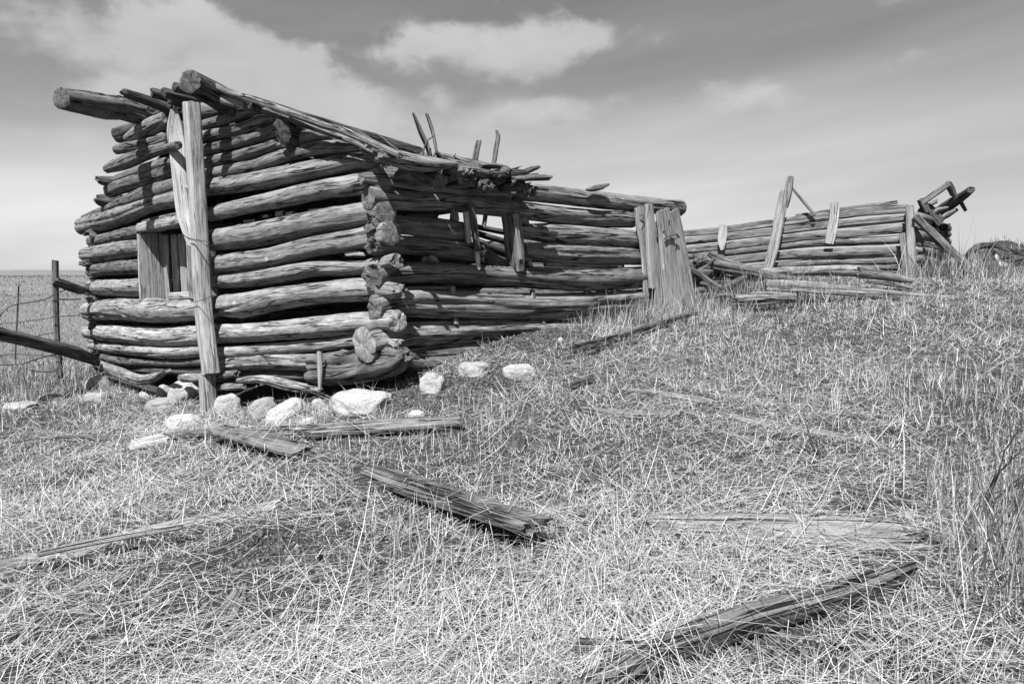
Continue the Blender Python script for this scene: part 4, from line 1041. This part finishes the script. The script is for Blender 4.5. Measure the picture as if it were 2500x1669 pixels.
# ================================================================== stones
def stone(cx, cy, w, h, crop, label, tone=1.0, tilt=0.0, flat=.8, sink=.25, depth_ratio=.8):
    """cx, cy: centre of the stone in the crop; w, h: its size there"""
    s = SC[crop]
    g = on_ground(*crop(cx, cy + h * .38))
    d = depth_of(g)
    rw, rh = w / s * d / FPX * .5, h / s * d / FPX * .5
    me = bpy.data.meshes.new('field_stone')
    import bmesh
    bm = bmesh.new()
    bmesh.ops.create_icosphere(bm, subdivisions=5 if w / s > 60 else 4, radius=1.0)
    sd = Vector((random.uniform(-50, 50), random.uniform(-50, 50), random.uniform(-50, 50)))
    for v in bm.verts:
        p = v.co.copy()
        q = Vector([math.copysign(abs(c) ** .82, c) for c in p])
        q *= 1 + .22 * mnoise.noise(p * 1.1 + sd) + .09 * mnoise.noise(p * 2.4 + sd) + .035 * mnoise.noise(p * 6 + sd) + .02 * mnoise.noise(p * 14 + sd)
        v.co = Vector((q.x * rw, q.y * rw * depth_ratio, q.z * rh * (1 if q.z > 0 else 1.25)))
    bm.to_mesh(me)
    bm.free()
    for p in me.polygons:
        p.use_smooth = True
    o = link('field_stone', me, [M_STONE], None, Vector((g.x, g.y + rw * depth_ratio * .55, g.z + rh * (.78 - sink))), tone)
    o.rotation_euler = (random.uniform(-.1, .1), tilt, random.uniform(-.3, .3))
    tag(o, label, 'stone', 'field stones along the cabin foot')
    STONES.append((o.location.x, o.location.y, rw, rw * depth_ratio))
    return o
STONES = []
stone(1190, 1335, 480, 220, c4, 'largest white boulder, flat topped, below the cabin corner', 1.15, .02, sink=.1)
stone(1270, 1020, 235, 150, c7, 'large rounded grey boulder just left of the post foot', 1.0, sink=.05)
stone(1265, 1222, 220, 104, c7, 'bright white oval stone in the grass in front of the post', 1.2)
stone(1570, 1095, 180, 160, c7, 'rounded stone against the right side of the post foot', .95)
stone(440, 1365, 210, 180, c4, 'grey stone leaning behind the long slanting white stone', .85, -.5)
stone(590, 1405, 340, 150, c4, 'long slanting white stone left of the largest boulder', 1.15, -.5)
stone(775, 1470, 120, 56, c4, 'small pale stone between the slanting stone and largest boulder', 1.1, -.3)
stone(1735, 1190, 190, 180, c4, 'round stone right of the dark hole at the cabin corner', 1.0, sink=.1)
stone(1618, 1425, 140, 84, c4, 'small angular stone in grass right of the largest boulder', 1.0)
stone(672, 525, 190, 124, c8, 'rounded stone under the long wall, left of a pair', 1.0)
stone(965, 545, 210, 124, c8, 'lichen spotted stone under the long wall, right of a pair', .95)
stone(660, 958, 150, 120, c7, 'tilted round stone under the bent slab at the left', .95, -.5)
stone(655, 1052, 150, 80, c7, 'flat stone below the tilted stone at the left', .85)
stone(330, 1062, 140, 64, c7, 'low grey stone near the fence post foot', .85)
stone(110, 1118, 210, 60, c7, 'flat pale stone at the left edge of the grass', .9)
stone(1012, 1036, 105, 52, c7, 'small low stone left of the large rounded boulder', .85)
stone(1128, 1008, 95, 90, c7, 'small stone touching the left of the large rounded boulder', .9)
stone(1105, 1110, 200, 110, c7, 'sunken flat stone in front of the large rounded boulder', .75)
stone(1225, 338, 34, 36, c8, 'tiny pale stone on bare soil near the long wall', 1.2)
stone(415, 706, 30, 24, c8, 'tiny pebble on bare soil below the round corner stone', 1.2)
stone(880, 1345, 90, 130, c4, 'small upright slab leaning behind the largest boulder', .8, -.6)
o = stone(882, 678, 26, 26, lambda x, y: (800 + x / 2.343, 1000 + y / 2.343), 'tiny white pebble under the thick dark plank', 1.3) if False else None

# ================================================================== fence
def fence_pt(x, y, Y): return at_depth(c7, x, y, Y)
fp = sweep('fence_post', [(fence_pt(430, 985, 10.2), .075, .075), (fence_pt(400, 600, 10.2), .08, .08), (fence_pt(385, 104, 10.2), .09, .09)], None, tone=.55, up=(0, 1, 0), na=28, rot=.01, mat=M_LOG)
tag(fp, 'weathered wooden fence post left of the cabin', 'fence post')
fp2 = sweep('fence_stake', [(fence_pt(108, 820, 14.5), .04, .04), (fence_pt(118, 500, 14.5), .035, .035), (fence_pt(124, 278, 14.5), .03, .03)], None, tone=.5, up=(0, 1, 0), na=12, rot=.01)
tag(fp2, 'thin distant fence stake near the left edge', 'fence stake')
r_ = sweep('fence_rail', [(fence_pt(372, 240, 10.15), .10, .12), (fence_pt(450, 270, 10.3), .13, .14), (fence_pt(570, 310, 10.6), .12, .13)], None, tone=.6, na=24, rot=.03, mat=M_ROT)
tag(r_, 'short broken rail from the fence post to the cabin corner', 'rail')
r_ = sweep('fallen_rail', [(fence_pt(-120, 575, 8.2), .17, .16), (fence_pt(0, 608, 8.4), .18, .17), (fence_pt(200, 660, 8.8), .19, .17), (fence_pt(420, 715, 9.2), .20, .18), (fence_pt(560, 755, 9.5), .2, .18), (fence_pt(680, 812, 9.9), .1, .1)], None, tone=.62, na=36, mat=M_ROT, cracks=12, rot=.03)
tag(r_, 'long dark rail slanting down from the left edge to the cabin', 'rail')
sl_ = sweep('bent_slab', [(p, .10, h) for (p, w, h) in gable(c3, [(385, 1000, 30), (480, 1040, 70), (600, 1095, 90), (740, 1150, 84), (860, 1130, 70), (965, 1075, 30)], .22)], cabin, tone=1.25, mat=M_ROT, na=36, cracks=10, rot=.03)
def bw(label, pts):
    o = sweep('barbed_wire', [(fence_pt(x, y, Y), .010, .010) for (x, y, Y) in pts], None, mat=M_WIRE, end=M_WIRE, na=6, step=.06, cracks=0, knots=0, bumpy=.9, rot=0, bend=.02)
    tag(o, label, 'wire')
    # barbs
    A = np.array([[*fence_pt(x, y, Y)] for (x, y, Y) in pts])
    S = catmull(A, .16)
    for p in S[1:-1:2]:
        q = Vector(p)
        b_ = sweep('barb', [(q + Vector((-.014, 0, -.022)), .007, .007), (q + Vector((.014, 0, .022)), .007, .007)], None, mat=M_WIRE, end=M_WIRE, na=5, step=.1, cracks=0, knots=0, rot=0)
        b_.parent = o
        b_.location = b_.location - o.location
    return o
bw('topmost rusty barbed wire strand, sagging, left of the fence post', [(-60, 520, 10.0), (0, 490, 10.1), (60, 432, 10.1), (125, 408, 10.15), (280, 382, 10.15), (378, 340, 10.1), (470, 305, 10.3)])
bw('second barbed wire strand from the top by the fence post', [(-60, 556, 10.0), (0, 548, 10.1), (130, 538, 10.1), (380, 490, 10.1), (560, 470, 10.5)])
bw('straight thin wire running from fence post to cabin logs', [(385, 355, 10.1), (470, 356, 10.3), (550, 350, 10.6)])
bw('third barbed wire strand, passing behind the slanting rail', [(-60, 690, 10.0), (0, 676, 10.1), (180, 650, 10.1), (390, 612, 10.1)])
bw('lower barbed wire strand crossing the foot of the fence post', [(-60, 772, 10.0), (0, 766, 10.1), (110, 750, 10.1), (380, 762, 10.1), (420, 770, 10.1)])
bw('tangled wire looping round the foot of the fence post', [(0, 845, 10.1), (150, 838, 10.1), (260, 800, 10.1), (410, 765, 10.05), (430, 830, 10.1), (390, 880, 10.1), (300, 892, 10.1), (210, 880, 10.15)])

# ================================================================== dry weeds
def weed(name, label, x, y, crop, h, n, tone_m=M_TWIG, lift=0.0, Y=None):
    b = on_ground(*crop(x, y)) if Y is None else at_depth(crop, x, y, Y)
    vs_, fs_ = [], []
    def tube(a, c, r0, r1):
        d = (c - a)
        if d.length < 1e-4: return
        d.normalize()
        s1 = d.orthogonal().normalized(); s2 = d.cross(s1)
        i0 = len(vs_)
        for (p, r) in ((a, r0), (c, r1)):
            for k in range(4):
                an = k * math.pi / 2
                vs_.append(p - b + (s1 * math.cos(an) + s2 * math.sin(an)) * r)
        for k in range(4):
            fs_.append((i0 + k, i0 + (k + 1) % 4, i0 + 4 + (k + 1) % 4, i0 + 4 + k))
    def grow(p, d, L, r, lev):
        k = 4
        for i in range(k):
            d = (d + Vector((random.gauss(0, .16), random.gauss(0, .16), random.gauss(.03, .08)))).normalized()
            q = p + d * (L / k)
            tube(p, q, r, r * .8)
            r *= .8
            if lev < 2 and random.random() < .8:
                sd = (d + Vector((random.gauss(0, .8), random.gauss(0, .8), random.gauss(.2, .4)))).normalized()
                grow(q, sd, L * random.uniform(.3, .6), r * .7, lev + 1)
            p = q
    for i in range(n):
        d = Vector((random.gauss(0, .35), random.gauss(0, .3), 1)).normalized()
        grow(b.copy(), d, h * random.uniform(.6, 1.1), .006, 0)
    me = bpy.data.meshes.new(name)
    me.from_pydata([tuple(v) for v in vs_], [], fs_)
    me.update()
    o = link(name, me, [tone_m], None, b)
    return tag(o, label, 'weed', 'dry weeds')
weed('dry_weed', 'pale branching dead weed in front of the log pile by door', 355, 900, c6, .62, 3)
weed('dry_weed', 'tangled pale dead weed in the dark gap of the log pile', 560, 880, c6, .5, 5)
weed('dry_weed', 'low twiggy dead weed before the square ended beam', 1090, 945, c6, .4, 4)
weed('dry_weed', 'thin dead stalk with dark head before the fallen logs', 1085, 940, c6, .75, 1, M_WIRE)
weed('dry_weed', 'dark twiggy weed standing in the tall grass at right edge', 2250, 1180, cf, .45, 3, M_WIRE)
weed('dry_weed', 'dark dead flower stalk in straw beside the long grey board', 1880, 1060, cf, .22, 3, M_WIRE)

# ================================================================== grass
PLANKS = []
for o_ in list(scene.objects):
    if o_.parent is None and o_.type == 'MESH' and o_.name.split('.')[0] in ('fallen_plank', 'fallen_beam', 'long_pole', 'white_block', 'fallen_log', 'rotten_log'):
        co = np.empty(len(o_.data.vertices) * 3); o_.data.vertices.foreach_get('co', co)
        co = co.reshape(-1, 3) + np.array(o_.location)
        PLANKS.append(co)
# coarse raster of everything lying on the ground
RES = .04; X0, Y0, NX, NY = -10.0, 1.0, 550, 320
mask = np.zeros((NX, NY))
for co in PLANKS:
    ix = ((co[:, 0] - X0) / RES).astype(int); iy = ((co[:, 1] - Y0) / RES).astype(int)
    ok = (ix >= 0) & (ix < NX) & (iy >= 0) & (iy < NY)
    h = terrain(co[:, 0], co[:, 1])
    ok &= (co[:, 2] - h) < .5
    np.maximum.at(mask, (ix[ok], iy[ok]), np.maximum((co[:, 2] - h)[ok], .001))
def on_plank(X, Y):
    ix = np.clip(((X - X0) / RES).astype(int), 0, NX - 1); iy = np.clip(((Y - Y0) / RES).astype(int), 0, NY - 1)
    return mask[ix, iy]
bare = [(on_ground(*cf(610, 1245)), .20, .14), (on_ground(*cf(660, 1275)), .2, .13), (on_ground(*cf(1010, 900)), .45, .28), (on_ground(*cf(1090, 880)), .4, .22), (on_ground(*cf(1280, 770)), .45, .4), (on_ground(*cf(1220, 790)), .4, .3),
        (on_ground(*cf(930, 920)), .4, .3), (on_ground(*cf(2000, 1165)), .28, .14), (on_ground(*cf(2040, 1300)), .2, .12), (on_ground(*cf(860, 1110)), .2, .14), (on_ground(*cf(1760, 1500)), .18, .1), (on_ground(*cf(470, 905)), .8, .25)]
def low_noise(X, Y, sc, seed):
    rg = np.random.default_rng(seed)
    v = np.zeros_like(X)
    for k in range(7):
        a = rg.uniform(0, 6.28); f = sc * rg.uniform(.6, 1.9); p = rg.uniform(0, 6.28)
        v += np.sin((X * math.cos(a) + Y * math.sin(a)) * f + p + 1.3 * np.sin((X * math.sin(a) - Y * math.cos(a)) * f * .7 + p * 2))
    return v / 3.0
def place(n, r0, r1, pw, half=1.0):
    """points round the camera's ground, thinning with distance"""
    u = RNG.random(n)
    e = 2 - pw
    r = (r0 ** e + u * (r1 ** e - r0 ** e)) ** (1 / e)
    a = RNG.uniform(-half, half, n)
    return r * np.sin(a), r * np.cos(a)
def keep(X, Y, plank_keep=.12):
    P = np.stack([X - C.x, Y - C.y], -1)
    a = P @ np.array([NR.x, NR.y]); b = P @ np.array([NG.x, NG.y])
    inside = (a < .10) & (a > -8.0) & (b < .10) & (b > -5.4)
    k = ~inside
    for (sx, sy, rx, ry) in STONES:
        k &= (((X - sx) / (rx * .95)) ** 2 + ((Y - sy) / (ry * .95)) ** 2) > 1
    k &= ~((on_plank(X, Y) > 0) & (RNG.random(len(X)) > plank_keep))
    for (p, rx, ry) in bare:
        d = ((X - p.x) / rx) ** 2 + ((Y - p.y) / ry) ** 2
        k &= RNG.random(len(X)) > np.clip(1.45 - d, 0, .96)
    hp = np.exp(-((X - 10.0) / 1.7) ** 2 - ((Y - 12.9) / 1.0) ** 2)
    k &= RNG.random(len(X)) > hp * .75
    return k
def blades(name, X, Y, h, w, lean, phi, curl, tone, lift, label):
    n = len(X)
    dirx, diry = np.cos(phi), np.sin(phi)
    z0 = terrain(X, Y) + lift
    face = RNG.uniform(0, math.pi, n)
    # the ribbon's width lies across its own lean, or freely round an upright stem
    wx = np.where(lean > .9, -diry, np.cos(face)); wy = np.where(lean > .9, dirx, np.sin(face))
    P = []
    for t in (0.0, 0.5, 1.0):
        an = lean + curl * t
        if t == 0: px, py, pz = X, Y, z0
        else:
            px, py, pz = px + np.sin(an) * dirx * h * .5, py + np.sin(an) * diry * h * .5, pz + np.cos(an) * h * .5
        P.append((px, py, pz))
    V = np.empty((n, 5, 3))
    for i, (k, ww) in enumerate(((0, 1.0), (1, .85))):
        px, py, pz = P[k]
        V[:, 2 * i, 0] = px - wx * w * ww * .5; V[:, 2 * i, 1] = py - wy * w * ww * .5; V[:, 2 * i, 2] = pz
        V[:, 2 * i + 1, 0] = px + wx * w * ww * .5; V[:, 2 * i + 1, 1] = py + wy * w * ww * .5; V[:, 2 * i + 1, 2] = pz
    V[:, 4, 0], V[:, 4, 1], V[:, 4, 2] = P[2]
    g = terrain(V[:, 4, 0], V[:, 4, 1]) + .004
    V[:, 4, 2] = np.maximum(V[:, 4, 2], g)
    for k in (2, 3):
        g = terrain(V[:, k, 0], V[:, k, 1]) + .004
        V[:, k, 2] = np.maximum(V[:, k, 2], g)
    b = (np.arange(n) * 5)[:, None]
    tri = np.stack([b + 0, b + 1, b + 3, b + 0, b + 3, b + 2, b + 2, b + 3, b + 4], -1).reshape(-1)
    me = bpy.data.meshes.new(name)
    me.vertices.add(n * 5); me.vertices.foreach_set('co', V.ravel())
    me.loops.add(len(tri)); me.loops.foreach_set('vertex_index', tri)
    me.polygons.add(n * 3); me.polygons.foreach_set('loop_start', np.arange(n * 3) * 3)
    at_ = me.attributes.new('tone', 'FLOAT', 'POINT')
    at_.data.foreach_set('value', np.repeat(tone, 5))
    me.update()
    o = link(name, me, [M_GRASS])
    tag(o, label, 'grass', kind='stuff')
    return o

# 1. the short dense mat: tufts of stubs and low dark leaves
def tufts(n, per, spread, *a):
    X, Y = place(n, *a)
    X = np.repeat(X, per); Y = np.repeat(Y, per)
    ox, oy = RNG.normal(0, spread, len(X)), RNG.normal(0, spread, len(X))
    gid = np.repeat(RNG.random(n), per)
    return X + ox, Y + oy, np.arctan2(oy, ox), gid
X, Y, ph, gid = tufts(80000, 6, .022, 1.3, 17.0, 1.15)
k = keep(X, Y, .15); X, Y, ph, gid = X[k], Y[k], ph[k], gid[k]; n = len(X)
cl_ = low_noise(X, Y, 1.5, 5)
patch = low_noise(X, Y, 5.5, 6)
k = RNG.random(n) < np.clip(.80 + .22 * patch + .12 * cl_, .3, 1); X, Y, ph, gid, cl_, patch = X[k], Y[k], ph[k], gid[k], cl_[k], patch[k]; n = len(X)
r = np.hypot(X, Y)
dark = (gid < .38 - .14 * np.clip(cl_, -1, 1)) | (RNG.random(n) < .14)
tone = np.where(dark, RNG.uniform(.04, .24, n), RNG.uniform(.26, .78, n))
hp_ = np.exp(-((X - 9.8) / 1.5) ** 2 - ((Y - 12.9) / 1.0) ** 2)
tone = np.where(RNG.random(n) < hp_ * .8, RNG.uniform(.03, .10, n), tone)
tall_ = (1 + .8 * np.clip(low_noise(X, Y, 2.4, 21), 0, 1.5)) * (.75 + .04 * r)
blades('dry_grass', X, Y, (RNG.gamma(2.4, .0115, n) + .008) * np.where(dark, .55, tall_), (.0016 + .00034 * r) * RNG.uniform(.6, 1.35, n), np.abs(RNG.normal(0, .6, n)), ph + RNG.normal(0, .6, n), RNG.normal(.3, .6, n), tone, 0.0,
       'short dry stubble of pale and dark blades covering the slope')
# 2. lying straw
X, Y = place(150000, 1.3, 13.0, 1.2)
k = keep(X, Y, .42); X, Y = X[k], Y[k]; n = len(X)
dens = low_noise(X, Y, 1.8, 8)
k = RNG.random(n) < np.clip(.55 + .45 * dens + .14 * (X > -.3) , .15, 1); X, Y = X[k], Y[k]; n = len(X)
r = np.hypot(X, Y)
swirl = low_noise(X, Y, 1.1, 9) * 1.6
phi = swirl * .8 + RNG.normal(0, 1.0, n) + np.where(RNG.random(n) < .5, math.pi, 0) + .1
blades('lying_straw', X, Y, RNG.gamma(2.2, .078, n) + .04, (.0013 + .00030 * r) * RNG.uniform(.6, 1.5, n), RNG.normal(1.49, .09, n), phi, RNG.normal(.03, .25, n), RNG.uniform(.30, .86, n), RNG.uniform(.003, .04, n) + np.minimum(on_plank(X, Y), .25),
       'matted pale straw lying flat over the slope')
# 3. upright thin stems in loose bunches
X, Y, ph, gid = tufts(8500, 5, .03, 1.4, 15.0, 1.2)
k = keep(X, Y, .1); X, Y, ph, gid = X[k], Y[k], ph[k], gid[k]; n = len(X)
d3 = low_noise(X, Y, 2.2, 12)
k = RNG.random(n) < np.clip(.45 + .5 * d3, .06, 1); X, Y, ph = X[k], Y[k], ph[k]; n = len(X)
r = np.hypot(X, Y)
blades('upright_stems', X, Y, RNG.gamma(2.6, .030, n) + .04, (.0016 + .0003 * r) * RNG.uniform(.6, 1.3, n), np.abs(RNG.normal(0, .15, n)), ph, RNG.normal(.15, .3, n), RNG.uniform(.35, .88, n), 0.0,
       'thin upright pale stems standing above the stubble')
# 4. rank tall grass at the right and round the shed corner
tall = []
for (cx_, cy_, sx, sy, m, hh) in [(2.2, 2.7, .22, .28, 1300, .19), (2.65, 3.25, .26, .3, 700, .15), (1.85, 2.2, .16, .2, 800, .18), (3.2, 4.2, .35, .4, 500, .11), (6.55, 10.2, .35, .22, 1900, .3), (7.1, 10.5, .4, .3, 900, .22), (3.0, 8.7, .5, .25, 1500, .28),
                                   (1.9, 8.2, .7, .25, 1800, .2), (1.1, 7.3, .5, .2, 1100, .16), (-7.2, 9.6, 1.0, .8, 2200, .24), (9.8, 12.6, 1.0, .7, 2500, .10)]:
    tall.append((RNG.normal(cx_, sx, m), RNG.normal(cy_, sy, m), np.full(m, hh)))
X = np.concatenate([t[0] for t in tall]); Y = np.concatenate([t[1] for t in tall]); H = np.concatenate([t[2] for t in tall])
k = keep(X, Y, .2); X, Y, H = X[k], Y[k], H[k]; n = len(X)
r = np.hypot(X, Y)
tn = np.where(RNG.random(n) < .55, RNG.uniform(.05, .2, n), RNG.uniform(.3, .72, n))
blades('tall_grass', X, Y, H * RNG.gamma(4, .25, n), (.0028 + .0003 * r) * RNG.uniform(.7, 1.4, n), np.abs(RNG.normal(0, .2, n)), RNG.uniform(0, 6.28, n), RNG.normal(.25, .35, n), tn, 0.0,
       'rank tall dry grass at the right edge and round the fallen timbers')
X, Y = place(45000, 60.0, 420.0, 1.3)
k = (X < -2) | (X > 6); X, Y = X[k], Y[k]; n = len(X); r = np.hypot(X, Y)
sc_far = np.where(low_noise(X, Y, .05, 31) > .2, .14, 1.0)
blades('pasture_brush', X, Y, RNG.gamma(3, .04, n) + .05 + r * .0004, .0006 * r * RNG.uniform(.6, 1.6, n), np.abs(RNG.normal(0, .4, n)), RNG.uniform(0, 6.28, n), RNG.normal(.2, .4, n), np.where(RNG.random(n) < .5, RNG.uniform(.04, .14, n), RNG.uniform(.2, .5, n) * sc_far + .05), 0.0,
       'distant low brush and dry pasture along the left horizon')
# 5. pasture beyond
X, Y = place(120000, 13.0, 70.0, 1.0)
k = (X < -2) | (X > 6); X, Y = X[k], Y[k]
k = keep(X, Y); X, Y = X[k], Y[k]; n = len(X)
r = np.hypot(X, Y)
blades('pasture_grass', X, Y, RNG.gamma(3, .025, n) + .03, .0005 * r * RNG.uniform(.6, 1.4, n), np.abs(RNG.normal(0, .4, n)), RNG.uniform(0, 6.28, n), RNG.normal(.2, .4, n), np.where(RNG.random(n) < .5, RNG.uniform(.05, .2, n), RNG.uniform(.25, .55, n)), 0.0,
       'far pasture of dry grass stretching left to the horizon')

# 6. crumbs of soil and small stones, thickest where the ground is bare
cx_, cy_ = [], []
for (p, rx, ry) in bare:
    m = int(2600 * rx * ry / .08) if rx < 1 else 2500
    cx_.append(RNG.normal(p.x, rx * .6, m)); cy_.append(RNG.normal(p.y, ry * .6, m))
X_, Y_ = place(9000, 1.4, 9.0, 1.2)
X = np.concatenate(cx_ + [X_]); Y = np.concatenate(cy_ + [Y_])
n = len(X)
sz = np.clip(RNG.gamma(1.6, .0035, n), .002, .03)
octv = np.array([(1, 0, 0), (-1, 0, 0), (0, 1, 0), (0, -1, 0), (0, 0, 1), (0, 0, -1)], float)
octf = np.array([(0, 2, 4), (2, 1, 4), (1, 3, 4), (3, 0, 4), (2, 0, 5), (1, 2, 5), (3, 1, 5), (0, 3, 5)])
V = octv[None] * (sz[:, None, None] * RNG.uniform(.55, 1.25, (n, 6, 1)))
an = RNG.uniform(0, 6.28, n)
vx = V[..., 0] * np.cos(an)[:, None] - V[..., 1] * np.sin(an)[:, None]; vy = V[..., 0] * np.sin(an)[:, None] + V[..., 1] * np.cos(an)[:, None]
V = np.stack([vx + X[:, None], vy + Y[:, None], V[..., 2] * .8 + (terrain(X, Y) + sz * .3)[:, None]], -1)
F = (octf[None] + (np.arange(n) * 6)[:, None, None]).reshape(-1)
me = bpy.data.meshes.new('soil_crumbs')
me.vertices.add(n * 6); me.vertices.foreach_set('co', V.ravel())
me.loops.add(len(F)); me.loops.foreach_set('vertex_index', F)
me.polygons.add(n * 8); me.polygons.foreach_set('loop_start', np.arange(n * 8) * 3)
at_ = me.attributes.new('tone', 'FLOAT', 'POINT')
at_.data.foreach_set('value', np.repeat(np.where(RNG.random(n) < .05, RNG.uniform(.15, .4, n), RNG.uniform(.03, .16, n)), 6))
me.update()
tag(link('soil_crumbs', me, [M_GRASS]), 'dark crumbs of soil and grit on the bare patches', 'soil', kind='stuff')
